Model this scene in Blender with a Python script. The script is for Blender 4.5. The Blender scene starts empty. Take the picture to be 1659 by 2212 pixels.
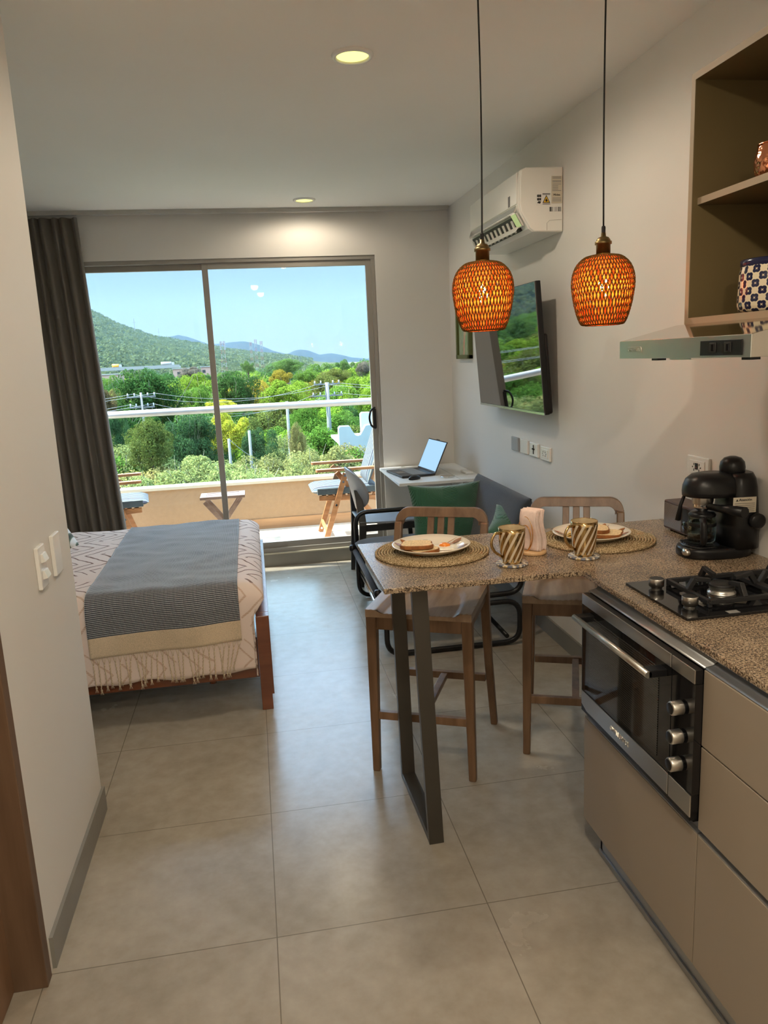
import bpy, bmesh, math, random
from mathutils import Vector, Matrix, noise as mnoise
random.seed(7)
C = bpy.context.scene.collection
sc = bpy.context.scene
PI = math.pi

# ------------------------------------------------------------------ camera
cam = bpy.data.objects.new('camera', bpy.data.cameras.new('camera'))
C.objects.link(cam); sc.camera = cam
Rr = Vector((0.98442922, -0.17002669, -0.04460973)); Ru = Vector((0.07676809, 0.18755087, 0.97925039)); Rf = Vector((0.15813211, 0.96742731, -0.19768318))
cam.matrix_world = Matrix(((Rr.x, Ru.x, -Rf.x, 0.0457), (Rr.y, Ru.y, -Rf.y, -1.8700), (Rr.z, Ru.z, -Rf.z, 1.5490), (0, 0, 0, 1)))
cam.data.sensor_fit = 'VERTICAL'; cam.data.sensor_height = 36; cam.data.lens = 26.957
cam.data.clip_start = 0.05; cam.data.clip_end = 12000

# ------------------------------------------------------------------ colour management
sc.view_settings.view_transform = 'Standard'; sc.view_settings.look = 'None'
sc.view_settings.gamma = 1; sc.view_settings.use_curve_mapping = False
sc.view_settings.exposure = 1.06

# ------------------------------------------------------------------ sky and sun
SKY_LOW, SKY_HIGH = 0.345, 4.1  # upper sky, out of view, made much brighter to light the room
w = bpy.data.worlds.new('sky'); sc.world = w; w.use_nodes = True
nt = w.node_tree; nt.nodes.clear()
out = nt.nodes.new('ShaderNodeOutputWorld'); bg = nt.nodes.new('ShaderNodeBackground')
tc = nt.nodes.new('ShaderNodeTexCoord'); sx = nt.nodes.new('ShaderNodeSeparateXYZ')
cr = nt.nodes.new('ShaderNodeValToRGB'); cr.color_ramp.elements[0].position = 0.0
cr.color_ramp.elements[0].color = (0.66, 0.80, 0.95, 1)
cr.color_ramp.elements[1].position = 1.0; cr.color_ramp.elements[1].color = (0.45, 0.68, 0.95, 1)
e = cr.color_ramp.elements.new(0.10); e.color = (0.55, 0.80, 1.0, 1)
e = cr.color_ramp.elements.new(0.30); e.color = (0.54, 0.74, 1.0, 1)
mr = nt.nodes.new('ShaderNodeMapRange'); mr.inputs[1].default_value = 0.15; mr.inputs[2].default_value = 0.38
mr.inputs[3].default_value = SKY_LOW; mr.inputs[4].default_value = SKY_HIGH
nt.links.new(tc.outputs['Generated'], sx.inputs[0]); nt.links.new(sx.outputs[2], cr.inputs[0]); nt.links.new(sx.outputs[2], mr.inputs[0])
nt.links.new(cr.outputs[0], bg.inputs[0]); nt.links.new(mr.outputs[0], bg.inputs[1]); nt.links.new(bg.outputs[0], out.inputs[0])

sun = bpy.data.objects.new('sun', bpy.data.lights.new('sun', 'SUN')); C.objects.link(sun)
sun.data.energy = 14.0; sun.data.angle = math.radians(1.2); sun.data.color = (1.0, 0.93, 0.80)
sun.rotation_euler = (Vector((-0.55, 0.10, 0.83))).to_track_quat('Z', 'Y').to_euler()

LAMP_W = 30.0        # every ceiling lamp

# ------------------------------------------------------------------ materials
def ramp(n, stops):
    cr = n.nodes.new('ShaderNodeValToRGB'); els = cr.color_ramp.elements
    els[0].position, els[0].color = stops[0][0], (*stops[0][1], 1)
    els[1].position, els[1].color = stops[-1][0], (*stops[-1][1], 1)
    for p, c in stops[1:-1]:
        e = els.new(p); e.color = (*c, 1)
    return cr
def base(name, rough=.5, metal=0.0, spec=.5):
    m = bpy.data.materials.new(name); m.use_nodes = True
    n = m.node_tree; b = n.nodes['Principled BSDF']
    b.inputs['Roughness'].default_value = rough; b.inputs['Metallic'].default_value = metal
    b.inputs['Specular IOR Level'].default_value = spec
    return m, n, b
def coords(n, scale=(1, 1, 1), rot=(0, 0, 0), kind='Object'):
    t = n.nodes.new('ShaderNodeTexCoord'); mp = n.nodes.new('ShaderNodeMapping')
    mp.inputs['Scale'].default_value = scale; mp.inputs['Rotation'].default_value = rot
    n.links.new(t.outputs[kind], mp.inputs[0]); return mp.outputs[0]
def noise_tex(n, co, scale, detail=3, rough=.5):
    t = n.nodes.new('ShaderNodeTexNoise'); t.inputs['Scale'].default_value = scale
    t.inputs['Detail'].default_value = detail; t.inputs['Roughness'].default_value = rough
    n.links.new(co, t.inputs['Vector']); return t.outputs[0]
def bump(n, b, h, strength, dist=.01):
    k = n.nodes.new('ShaderNodeBump'); k.inputs['Strength'].default_value = strength; k.inputs['Distance'].default_value = dist
    n.links.new(h, k.inputs['Height']); n.links.new(k.outputs[0], b.inputs['Normal'])
def plain(name, col, rough=.5, metal=0.0, spec=.5, var=.06, vscale=6.0, bmp=0, bscale=80, bdist=.002):
    m, n, b = base(name, rough, metal, spec)
    co = coords(n); f = noise_tex(n, co, vscale)
    r = ramp(n, [(.3, tuple(c*(1-var) for c in col)), (.7, tuple(min(1, c*(1+var)) for c in col))])
    n.links.new(f, r.inputs[0]); n.links.new(r.outputs[0], b.inputs['Base Color'])
    if bmp: bump(n, b, noise_tex(n, co, bscale, 4), bmp, bdist)
    return m
def math_node(n, op, a, b=None, c=None):
    k = n.nodes.new('ShaderNodeMath'); k.operation = op
    for i, v in enumerate((a, b, c)):
        if v is None: continue
        if isinstance(v, (int, float)): k.inputs[i].default_value = v
        else: n.links.new(v, k.inputs[i])
    return k.outputs[0]
def wood(name, c1, c2, scale=(3, 40, 40), rough=.45, spec=.5, kind='Object'):
    m, n, b = base(name, rough, 0, spec)
    co = coords(n, scale, kind=kind); f = noise_tex(n, co, 1.0, 5, .6)
    r = ramp(n, [(.32, c1), (.5, tuple((a+d)/2 for a, d in zip(c1, c2))), (.68, c2)])
    n.links.new(f, r.inputs[0]); n.links.new(r.outputs[0], b.inputs['Base Color']); bump(n, b, f, .12, .002)
    return m
def emit(name, col, strength):
    m = bpy.data.materials.new(name); m.use_nodes = True; n = m.node_tree; n.nodes.clear()
    o = n.nodes.new('ShaderNodeOutputMaterial'); e = n.nodes.new('ShaderNodeEmission')
    e.inputs[0].default_value = (*col, 1); e.inputs[1].default_value = strength; n.links.new(e.outputs[0], o.inputs[0]); return m
def pane_glass(name, tint=(.93, .96, .96), refl=1.0):
    m = bpy.data.materials.new(name); m.use_nodes = True; n = m.node_tree; n.nodes.clear()
    o = n.nodes.new('ShaderNodeOutputMaterial'); mx = n.nodes.new('ShaderNodeMixShader')
    t = n.nodes.new('ShaderNodeBsdfTransparent'); t.inputs[0].default_value = (*tint, 1)
    g = n.nodes.new('ShaderNodeBsdfGlossy'); g.inputs['Roughness'].default_value = .01
    fr = n.nodes.new('ShaderNodeFresnel'); fr.inputs[0].default_value = 1.35
    n.links.new(math_node(n, 'MULTIPLY', fr.outputs[0], refl*.55), mx.inputs[0])
    n.links.new(t.outputs[0], mx.inputs[1]); n.links.new(g.outputs[0], mx.inputs[2]); n.links.new(mx.outputs[0], o.inputs[0]); return m

M = {}
M['wall'] = plain('wall_paint', (.75, .725, .685), .62, 0, .4, .015, 2, .05, 220, .001)
M['ceiling'] = plain('ceiling_paint', (.86, .84, .80), .8, 0, .2, .01, 2)
M['wall_out'] = plain('facade_paint', (.34, .235, .145), .85, 0, .2, .05, 30, .5, 160, .004)
M['cream'] = plain('cream_coping', (.55, .51, .40), .6)
M['base_tile'] = plain('grey_skirting_tile', (.235, .225, .20), .4, 0, .5, .08, 5)
M['track'] = plain('track_aluminium', (.50, .49, .46), .5, .3)
M['alu'] = plain('window_aluminium', (.34, .32, .29), .45, .35, .5, .03)
M['gola'] = plain('brushed_aluminium', (.42, .43, .44), .35, .8, .5, .03)
M['steel'] = plain('stainless_steel', (.56, .54, .50), .28, 1.0, .5, .03, 3)
M['steel_mirror'] = plain('mirror_steel', (.46, .42, .37), .07, 1.0, .5, .03, 3)
M['steel_bright'] = plain('stainless_trim', (.62, .61, .57), .32, 1.0)
M['chrome'] = plain('chrome', (.78, .78, .78), .12, 1.0)
M['cab'] = plain('taupe_laminate', (.32, .265, .205), .42, 0, .45, .02, 3)
M['cab_edge'] = plain('taupe_laminate_edge', (.42, .33, .25), .5)
M['shelf'] = plain('dark_cabinet_panel', (.135, .098, .042), .5, 0, .4, .02, 3)  # wall cabinet panels, darker than its front edges
M['pale_edge'] = plain('pale_cabinet_edge', (.36, .28, .19), .5, 0, .4, .02, 3)
M['black_gloss'] = plain('black_glass', (.008, .008, .009), .04, 0, .6)
M['black'] = plain('black_plastic', (.009, .009, .010), .33, 0, .3)
M['black_matte'] = plain('black_enamel', (.018, .018, .019), .5, 0, .4, .1, 40, .1, 300, .0005)
M['black_metal'] = plain('black_powder_coat', (.012, .012, .013), .35, .2)
M['legmetal'] = plain('charcoal_steel_leg', (.075, .068, .058), .38, .5, .5, .05, 8)
M['white'] = plain('white_plastic', (.78, .77, .74), .25, 0, .5, .01)
M['white_desk'] = plain('white_laminate', (.80, .80, .78), .35, 0, .5, .01)
M['grey_plastic'] = plain('grey_plastic', (.33, .34, .36), .4, 0, .5, .02)
M['grey_seat'] = plain('grey_seat_plastic', (.30, .34, .40), .35, 0, .5, .02)
M['dark_wood_black'] = plain('black_chair_frame', (.02, .021, .023), .4)
M['bed_wood'] = wood('reddish_bed_wood', (.13, .034, .012), (.21, .060, .02), (1.2, 1.2, 14), .24, .8)
M['stool_wood'] = wood('oak_stool_wood', (.12, .064, .032), (.225, .130, .070), (22, 22, 2.2), .4)
M['stool_seat'] = wood('oak_stool_seat', (.24, .155, .095), (.40, .28, .185), (24, 3, 10), .34)
M['jamb'] = wood('walnut_door_veneer', (.11, .062, .035), (.19, .115, .068), (14, 14, 1.3), .5)
M['door_leaf'] = wood('door_leaf_veneer', (.19, .105, .055), (.27, .155, .09), (14, 14, 1.0), .5)
M['eucalyptus'] = wood('eucalyptus_slats', (.20, .085, .03), (.36, .17, .07), (6, 30, 30), .45)
M['table_slats'] = wood('weathered_slats', (.10, .06, .045), (.18, .12, .09), (6, 30, 30), .35)
M['decking'] = wood('balcony_wood_tile', (.56, .45, .34), (.64, .54, .42), (1.2, 14, 1), .4)
M['skirt_wood'] = wood('balcony_wood_skirting', (.30, .16, .075), (.44, .26, .13), (1.5, 10, 22), .5)
M['rail'] = plain('white_handrail', (.42, .42, .42), .4, .2)
M['glass'] = pane_glass('window_glass')
M['glass_b'] = pane_glass('balcony_glass', (.90, .96, .95), .6)
M['brass'] = plain('aged_brass', (.24, .17, .075), .42, 1.0, .5, .15, 30)
M['gold'] = plain('gold_wire', (.85, .48, .20), .16, 1.0)
M['copper'] = None
M['cord'] = plain('black_cord', (.01, .01, .01), .7)
M['screen_tv'] = plain('tv_screen', (.27, .275, .285), .02, 1.0, .9, 0)
M['tv_edge'] = plain('tv_bezel_silver', (.62, .66, .68), .2, .9)
M['bamboo_base'] = wood('bamboo_base', (.62, .38, .18), (.78, .52, .28), (30, 4, 4), .45)
M['napkin'] = plain('pale_pink_napkin', (.84, .68, .62), .9, 0, .1, .06, 90, .6, 500, .001)
M['ceramic'] = plain('glazed_ceramic', (.80, .74, .62), .12, 0, .6, .01)
M['crust'] = plain('bread_crust', (.26, .095, .025), .65, 0, .3, .3, 60, .3, 200, .001)
M['crumb'] = plain('bread_crumb', (.80, .63, .37), .85, 0, .2, .22, 140, .6, 260, .002)
M['egg_white'] = plain('egg_white', (.88, .84, .70), .25, 0, .5, .12, 60)
M['yolk'] = plain('egg_yolk', (.92, .28, .03), .15, 0, .6, .05)
M['cheese'] = plain('cheese_slice', (.90, .66, .22), .4, 0, .4, .03)
M['leaf_paint'] = plain('brown_leaf_glaze', (.34, .14, .05), .15, 0, .6, .2, 60)
M['radio'] = plain('brown_vinyl', (.075, .035, .025), .35, 0, .5, .2, 60, .2, 400, .0006)
M['sticker'] = plain('cream_sticker', (.62, .56, .44), .5)
M['ink'] = plain('black_ink', (.02, .02, .02), .5)
M['ink_grey'] = plain('grey_ink', (.28, .28, .27), .5)
M['yellow_ink'] = plain('yellow_ink', (.85, .50, .02), .5)
M['coffee'] = plain('coffee', (.03, .012, .006), .1)
M['olive_frame'] = plain('olive_frame', (.10, .12, .03), .4)
M['laptop'] = plain('laptop_shell', (.035, .035, .038), .4, .3)
M['laptop_screen'] = emit('laptop_screen', (.36, .58, .80), .62)
M['yellow_disc'] = emit('lamp_lens', (1.0, .95, .20), 1.25)
M['bulb'] = emit('bulb_glow', (1.0, .55, .20), 70)
M['ac_white'] = plain('ac_white', (.80, .79, .74), .22, 0, .55, .01)
M['ac_strip'] = plain('ac_silver_strip', (.72, .72, .70), .12, .9)
M['dark'] = plain('dark_cavity', (.012, .011, .010), .6)
M['ground'] = plain('dry_ground', (.09, .09, .04), .95, 0, .1, .4, .05)
M['road'] = plain('road_deck', (.22, .22, .21), .9)
M['concrete'] = plain('pole_concrete', (.13, .13, .125), .9)
M['bldg'] = plain('white_stucco', (.34, .35, .36), .8, 0, .2, .06, .6)
M['pinkhouse'] = plain('pink_stucco', (.34, .22, .17), .85)
M['truck_y'] = plain('yellow_truck_paint', (.90, .38, .03), .4)
M['truck_w'] = plain('white_truck_paint', (.3, .3, .3), .4)
M['tower_red'] = plain('tower_red', (.22, .07, .06), .6)
M['tower_white'] = plain('tower_white', (.24, .25, .26), .6)
M['bark'] = plain('tree_bark', (.07, .055, .04), .9, 0, .1, .3, 4)
M['twig'] = plain('pale_twigs', (.20, .18, .13), .8)

def floor_mat():
    m, n, b = base('porcelain_floor_tile', .3, 0, .42)
    co = coords(n)
    br = n.nodes.new('ShaderNodeTexBrick'); br.offset = 0; br.squash = 1
    for k, v in (('Scale', 1.0), ('Mortar Size', .0016), ('Mortar Smooth', .1), ('Brick Width', .6), ('Row Height', .6), ('Bias', 0)):
        br.inputs[k].default_value = v
    br.inputs['Color1'].default_value = (1, 1, 1, 1); br.inputs['Color2'].default_value = (1, 1, 1, 1); br.inputs['Mortar'].default_value = (0, 0, 0, 1)
    n.links.new(co, br.inputs[0])
    f1 = noise_tex(n, co, 2.2, 6, .62); f2 = noise_tex(n, co, 16, 4, .6)
    s = math_node(n, 'MULTIPLY_ADD', f2, .35, math_node(n, 'MULTIPLY', f1, .65))
    r = ramp(n, [(.34, (.300, .262, .208)), (.5, (.380, .335, .270)), (.66, (.450, .405, .335))])
    n.links.new(s, r.inputs[0])
    mx = n.nodes.new('ShaderNodeMix'); mx.data_type = 'RGBA'
    mx.inputs[6].default_value = (.20, .172, .138, 1)
    n.links.new(math_node(n, 'SUBTRACT', 1.0, br.outputs['Fac']), mx.inputs[0]); n.links.new(r.outputs[0], mx.inputs[7])
    n.links.new(mx.outputs[2], b.inputs['Base Color'])
    n.links.new(math_node(n, 'MULTIPLY_ADD', f1, .20, .14), b.inputs['Roughness'])
    bump(n, b, math_node(n, 'MULTIPLY_ADD', f2, .12, math_node(n, 'SUBTRACT', 1.0, br.outputs['Fac'])), .25, .0015)
    return m
M['floor'] = floor_mat()

def granite():
    m, n, b = base('speckled_granite', .26, 0, .5)
    co = coords(n)
    f1 = noise_tex(n, co, 190, 3, .8); f2 = noise_tex(n, co, 420, 2, .6); f3 = noise_tex(n, co, 14, 3)
    s = math_node(n, 'ADD', math_node(n, 'MULTIPLY', f1, .62), math_node(n, 'ADD', math_node(n, 'MULTIPLY', f2, .30), math_node(n, 'MULTIPLY', f3, .10)))
    r = ramp(n, [(.425, (.018, .014, .012)), (.465, (.085, .060, .044)), (.50, (.25, .175, .110)), (.55, (.42, .315, .205)), (.63, (.54, .44, .32))])
    n.links.new(s, r.inputs[0]); n.links.new(r.outputs[0], b.inputs['Base Color']); return m
M['granite'] = granite()

def fabric(name, col, scale=500, amt=.35, rough=.95, sheen=.3, var=.12):
    m, n, b = base(name, rough, 0, .15); co = coords(n)
    f = noise_tex(n, co, scale, 2); g = noise_tex(n, co, 5, 3)
    s = math_node(n, 'ADD', math_node(n, 'MULTIPLY', f, .6), math_node(n, 'MULTIPLY', g, .4))
    r = ramp(n, [(.35, tuple(c*(1-var*1.6) for c in col)), (.65, tuple(min(1, c*(1+var*1.6)) for c in col))])
    n.links.new(s, r.inputs[0]); n.links.new(r.outputs[0], b.inputs['Base Color']); bump(n, b, f, amt, .002)
    b.inputs['Sheen Weight'].default_value = sheen; return m
M['curtain'] = fabric('taupe_curtain', (.175, .155, .13), 700, .2, .8, .15, .04)
M['sofa'] = fabric('slate_sofa_fabric', (.040, .047, .060), 600, .5)
M['pillow_green'] = None
M['mat_dark_metal'] = M['black_metal']

def leaf_relief():
    m, n, b = base('green_leaf_relief', .9, 0, .15); co = coords(n)
    v = n.nodes.new('ShaderNodeTexVoronoi'); v.inputs['Scale'].default_value = 7.5; n.links.new(co, v.inputs[0])
    sc_ = n.nodes.new('ShaderNodeSeparateColor'); n.links.new(v.outputs['Color'], sc_.inputs[0])
    sp = n.nodes.new('ShaderNodeSeparateXYZ'); n.links.new(co, sp.inputs[0])
    a = math_node(n, 'MULTIPLY', sc_.outputs[0], 6.28)
    q = math_node(n, 'ADD', math_node(n, 'MULTIPLY', math_node(n, 'ADD', sp.outputs[0], math_node(n, 'MULTIPLY', sp.outputs[1], .4)), math_node(n, 'COSINE', a)), math_node(n, 'MULTIPLY', sp.outputs[2], math_node(n, 'SINE', a)))
    s = math_node(n, 'MULTIPLY_ADD', math_node(n, 'SINE', math_node(n, 'MULTIPLY', q, 820.0)), .5, .5)
    r = ramp(n, [(0, (.026, .098, .058)), (.6, (.040, .135, .082)), (1.0, (.070, .200, .125))]); n.links.new(s, r.inputs[0]); n.links.new(r.outputs[0], b.inputs['Base Color'])
    bump(n, b, s, .5, .003); b.inputs['Sheen Weight'].default_value = .5; return m
def leafy(name, bgc, leaf, vein, scale, leaves=True):
    m, n, b = base(name, .9, 0, .15); co = coords(n)
    wv = n.nodes.new('ShaderNodeTexWave'); wv.wave_type = 'BANDS'; wv.inputs['Scale'].default_value = scale; wv.inputs['Distortion'].default_value = 5.0
    wv.inputs['Detail'].default_value = 1; wv.inputs['Detail Scale'].default_value = .35
    n.links.new(co, wv.inputs[0])
    r = ramp(n, [(.0, vein), (.35, leaf), (.55, bgc), (1.0, bgc)]); n.links.new(wv.outputs['Fac'], r.inputs[0])
    n.links.new(r.outputs[0], b.inputs['Base Color']); bump(n, b, wv.outputs['Fac'], .6, .004); b.inputs['Sheen Weight'].default_value = .3
    return m
M['pillow_green'] = leaf_relief()
M['pillow_leaf'] = leafy('palm_leaf_print', (.80, .80, .76), (.10, .17, .09), (.015, .03, .015), 11)

def uvnode(n):
    t = n.nodes.new('ShaderNodeTexCoord'); s = n.nodes.new('ShaderNodeSeparateXYZ'); n.links.new(t.outputs['UV'], s.inputs[0])
    return s.outputs[0], s.outputs[1], t.outputs['UV']
def bedspread_mat():
    m, n, b = base('tufted_bedspread', .95, 0, .1); u, v, uv = uvnode(n)
    nz = noise_tex(n, uv, 3.0, 3)
    # long chevrons: zig-zag lines running along the bed
    zig = math_node(n, 'PINGPONG', math_node(n, 'ADD', v, math_node(n, 'MULTIPLY', nz, .14)), .16)
    row = math_node(n, 'FLOOR', math_node(n, 'DIVIDE', v, .24))
    zz = math_node(n, 'ADD', math_node(n, 'MULTIPLY', zig, .95), math_node(n, 'ADD', u, math_node(n, 'MULTIPLY', nz, .05)))
    fr = math_node(n, 'FRACT', math_node(n, 'DIVIDE', zz, .075))
    thick = math_node(n, 'LESS_THAN', math_node(n, 'ABSOLUTE', math_node(n, 'SUBTRACT', fr, .5)), .075)
    gap = math_node(n, 'GREATER_THAN', noise_tex(n, uv, 5.5, 1), .42)
    beads = math_node(n, 'GREATER_THAN', math_node(n, 'SINE', math_node(n, 'MULTIPLY', v, 700.0)), -.92)
    line = math_node(n, 'MULTIPLY', math_node(n, 'MULTIPLY', thick, gap), beads)
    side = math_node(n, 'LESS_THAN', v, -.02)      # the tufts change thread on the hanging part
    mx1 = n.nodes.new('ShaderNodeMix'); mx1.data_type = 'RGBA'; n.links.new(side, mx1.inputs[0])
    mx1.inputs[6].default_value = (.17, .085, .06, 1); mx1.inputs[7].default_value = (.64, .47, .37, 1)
    mx = n.nodes.new('ShaderNodeMix'); mx.data_type = 'RGBA'; n.links.new(line, mx.inputs[0])
    mx.inputs[6].default_value = (.82, .69, .62, 1); n.links.new(mx1.outputs[2], mx.inputs[7])
    n.links.new(mx.outputs[2], b.inputs['Base Color']); bump(n, b, line, .8, .006); return m
M['bedspread'] = bedspread_mat()
def throw_mat():
    m, n, b = base('diamond_weave_throw', .95, 0, .1); u, v, uv = uvnode(n)
    a = math_node(n, 'SINE', math_node(n, 'MULTIPLY', math_node(n, 'ADD', u, math_node(n, 'MULTIPLY', v, .62)), 620.0))
    c = math_node(n, 'SINE', math_node(n, 'MULTIPLY', math_node(n, 'SUBTRACT', u, math_node(n, 'MULTIPLY', v, .62)), 620.0))
    d = math_node(n, 'MULTIPLY', a, c)
    r = ramp(n, [(.30, (.034, .038, .050)), (.58, (.12, .13, .155)), (.84, (.70, .72, .74))])
    n.links.new(math_node(n, 'MULTIPLY_ADD', d, .5, .5), r.inputs[0]); n.links.new(r.outputs[0], b.inputs['Base Color'])
    b.inputs['Sheen Weight'].default_value = 1.0; b.inputs['Sheen Roughness'].default_value = .35; b.inputs['Sheen Tint'].default_value = (.85, .93, 1, 1)
    bump(n, b, d, .4, .003); return m
M['throw'] = throw_mat()
M['throw_end'] = fabric('cream_throw_border', (.62, .50, .35), 300, .4)
def stripes_mat():
    m, n, b = base('striped_cushion', .9, 0, .2); t = n.nodes.new('ShaderNodeTexCoord'); s = n.nodes.new('ShaderNodeSeparateXYZ')
    n.links.new(t.outputs['UV'], s.inputs[0])
    f = math_node(n, 'FRACT', math_node(n, 'MULTIPLY', s.outputs[1], 7.5))
    r = ramp(n, [(0, (.02, .025, .045)), (.22, (.02, .025, .045)), (.24, (.15, .17, .17)), (.36, (.15, .17, .17)), (.38, (.06, .085, .11)), (.62, (.06, .085, .11)), (.64, (.16, .175, .17)), (.8, (.16, .175, .17)), (.82, (.02, .025, .045))])
    r.color_ramp.interpolation = 'CONSTANT'
    n.links.new(f, r.inputs[0]); n.links.new(r.outputs[0], b.inputs['Base Color']); return m
M['stripes'] = stripes_mat()
M['cushion_side'] = fabric('cushion_border', (.055, .07, .08), 300, .3)
def rope_mat():
    m, n, b = base('jute_rope', .95, 0, .1); co = coords(n)
    f = noise_tex(n, co, 330, 2)
    r = ramp(n, [(.38, (.13, .085, .04)), (.52, (.42, .31, .17)), (.64, (.72, .60, .40))])
    n.links.new(f, r.inputs[0]); n.links.new(r.outputs[0], b.inputs['Base Color']); bump(n, b, f, .9, .002); return m
M['rope'] = rope_mat()
def swirl_mat():
    m, n, b = base('gold_swirl_glaze', .14, 0, .6); t = n.nodes.new('ShaderNodeTexCoord'); s = n.nodes.new('ShaderNodeSeparateXYZ')
    n.links.new(t.outputs['Object'], s.inputs[0])
    a = math_node(n, 'DIVIDE', math_node(n, 'ARCTAN2', s.outputs[1], s.outputs[0]), 2*PI/12)
    f = math_node(n, 'FRACT', math_node(n, 'ADD', math_node(n, 'ADD', a, 40.0), math_node(n, 'MULTIPLY', s.outputs[2], -24.0)))
    body = math_node(n, 'MULTIPLY', math_node(n, 'LESS_THAN', s.outputs[2], .104), math_node(n, 'GREATER_THAN', s.outputs[2], .006))
    white = math_node(n, 'MULTIPLY', math_node(n, 'LESS_THAN', f, .40), body)
    gold = math_node(n, 'SUBTRACT', 1.0, white)
    mx = n.nodes.new('ShaderNodeMix'); mx.data_type = 'RGBA'; n.links.new(gold, mx.inputs[0])
    mx.inputs[6].default_value = (.66, .56, .42, 1); mx.inputs[7].default_value = (.50, .34, .15, 1)
    n.links.new(mx.outputs[2], b.inputs['Base Color']); n.links.new(gold, b.inputs['Metallic']); return m
M['swirl'] = swirl_mat()
M['mug_gold'] = plain('mug_gold', (.52, .36, .16), .16, 1.0)
M['mug_in'] = plain('mug_inside_gold', (.62, .50, .31), .3, .15)
def coaster_mat():
    m, n, b = base('patterned_coaster', .3, 0, .5); co = coords(n)
    v = n.nodes.new('ShaderNodeTexVoronoi'); v.inputs['Scale'].default_value = 46; v.inputs['Randomness'].default_value = .15
    n.links.new(co, v.inputs[0])
    r = ramp(n, [(0, (.70, .68, .62)), (.14, (.70, .68, .62)), (.15, (.16, .18, .24)), (.40, (.16, .18, .24)), (.42, (.60, .42, .18)), (.5, (.78, .76, .70))])
    r.color_ramp.interpolation = 'CONSTANT'
    n.links.new(v.outputs['Distance'], r.inputs[0]); n.links.new(r.outputs[0], b.inputs['Base Color']); return m
M['coaster'] = coaster_mat()
def canister_mat():
    m, n, b = base('blue_flower_glaze', .15, 0, .6); t = n.nodes.new('ShaderNodeTexCoord'); s = n.nodes.new('ShaderNodeSeparateXYZ')
    n.links.new(t.outputs['Object'], s.inputs[0])
    a = math_node(n, 'MULTIPLY', math_node(n, 'ARCTAN2', s.outputs[1], s.outputs[0]), .085)   # arc length
    P_ = .0255
    x = math_node(n, 'DIVIDE', a, P_*1.0); y = math_node(n, 'DIVIDE', s.outputs[2], P_)
    p = math_node(n, 'ADD', x, y); q = math_node(n, 'SUBTRACT', x, y)
    p = math_node(n, 'MULTIPLY', p, .7071); q = math_node(n, 'MULTIPLY', q, .7071)
    fp = math_node(n, 'SUBTRACT', math_node(n, 'FRACT', math_node(n, 'ADD', p, 40.0)), .5)
    fq = math_node(n, 'SUBTRACT', math_node(n, 'FRACT', math_node(n, 'ADD', q, 40.0)), .5)
    d = math_node(n, 'SQRT', math_node(n, 'ADD', math_node(n, 'MULTIPLY', fp, fp), math_node(n, 'MULTIPLY', fq, fq)))
    ang = math_node(n, 'ARCTAN2', fq, fp)
    pet = math_node(n, 'MULTIPLY_ADD', math_node(n, 'ABSOLUTE', math_node(n, 'COSINE', math_node(n, 'MULTIPLY', ang, 2.0))), .11, .34)
    star = math_node(n, 'MULTIPLY_ADD', math_node(n, 'ABSOLUTE', math_node(n, 'SINE', math_node(n, 'MULTIPLY', ang, 2.0))), -.10, .15)
    inside = math_node(n, 'MULTIPLY', math_node(n, 'LESS_THAN', d, pet), math_node(n, 'GREATER_THAN', d, star))
    mx = n.nodes.new('ShaderNodeMix'); mx.data_type = 'RGBA'; n.links.new(inside, mx.inputs[0])
    mx.inputs[6].default_value = (.74, .64, .46, 1); mx.inputs[7].default_value = (.012, .016, .055, 1)
    n.links.new(mx.outputs[2], b.inputs['Base Color']); return m
M['canister'] = canister_mat()
M['navy'] = plain('navy_rim', (.012, .014, .05), .2)
def copper_mat():
    m, n, b = base('hammered_copper', .12, 1.0, .5); b.inputs['Base Color'].default_value = (.78, .33, .17, 1); co = coords(n)
    v = n.nodes.new('ShaderNodeTexVoronoi'); v.feature = 'SMOOTH_F1'; v.inputs['Scale'].default_value = 80; n.links.new(co, v.inputs[0])
    bump(n, b, v.outputs['Distance'], .8, .004); return m
M['copper'] = copper_mat()
def lattice_mat(name, col, tcol, k):
    m = bpy.data.materials.new(name); m.use_nodes = True; n = m.node_tree; n.nodes.clear()
    o = n.nodes.new('ShaderNodeOutputMaterial'); mx = n.nodes.new('ShaderNodeMixShader'); mx.inputs[0].default_value = k
    d = n.nodes.new('ShaderNodeBsdfDiffuse'); t = n.nodes.new('ShaderNodeBsdfTranslucent')
    d.inputs[0].default_value = (*col, 1); t.inputs[0].default_value = (*tcol, 1)
    n.links.new(d.outputs[0], mx.inputs[1]); n.links.new(t.outputs[0], mx.inputs[2]); n.links.new(mx.outputs[0], o.inputs[0]); return m
M['bamboo_out'] = lattice_mat('woven_bamboo_outer', (.17, .09, .026), (.30, .06, .01), .03)
M['bamboo_in'] = lattice_mat('woven_bamboo_inner', (.80, .26, .06), (1.0, .24, .035), .55)
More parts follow.
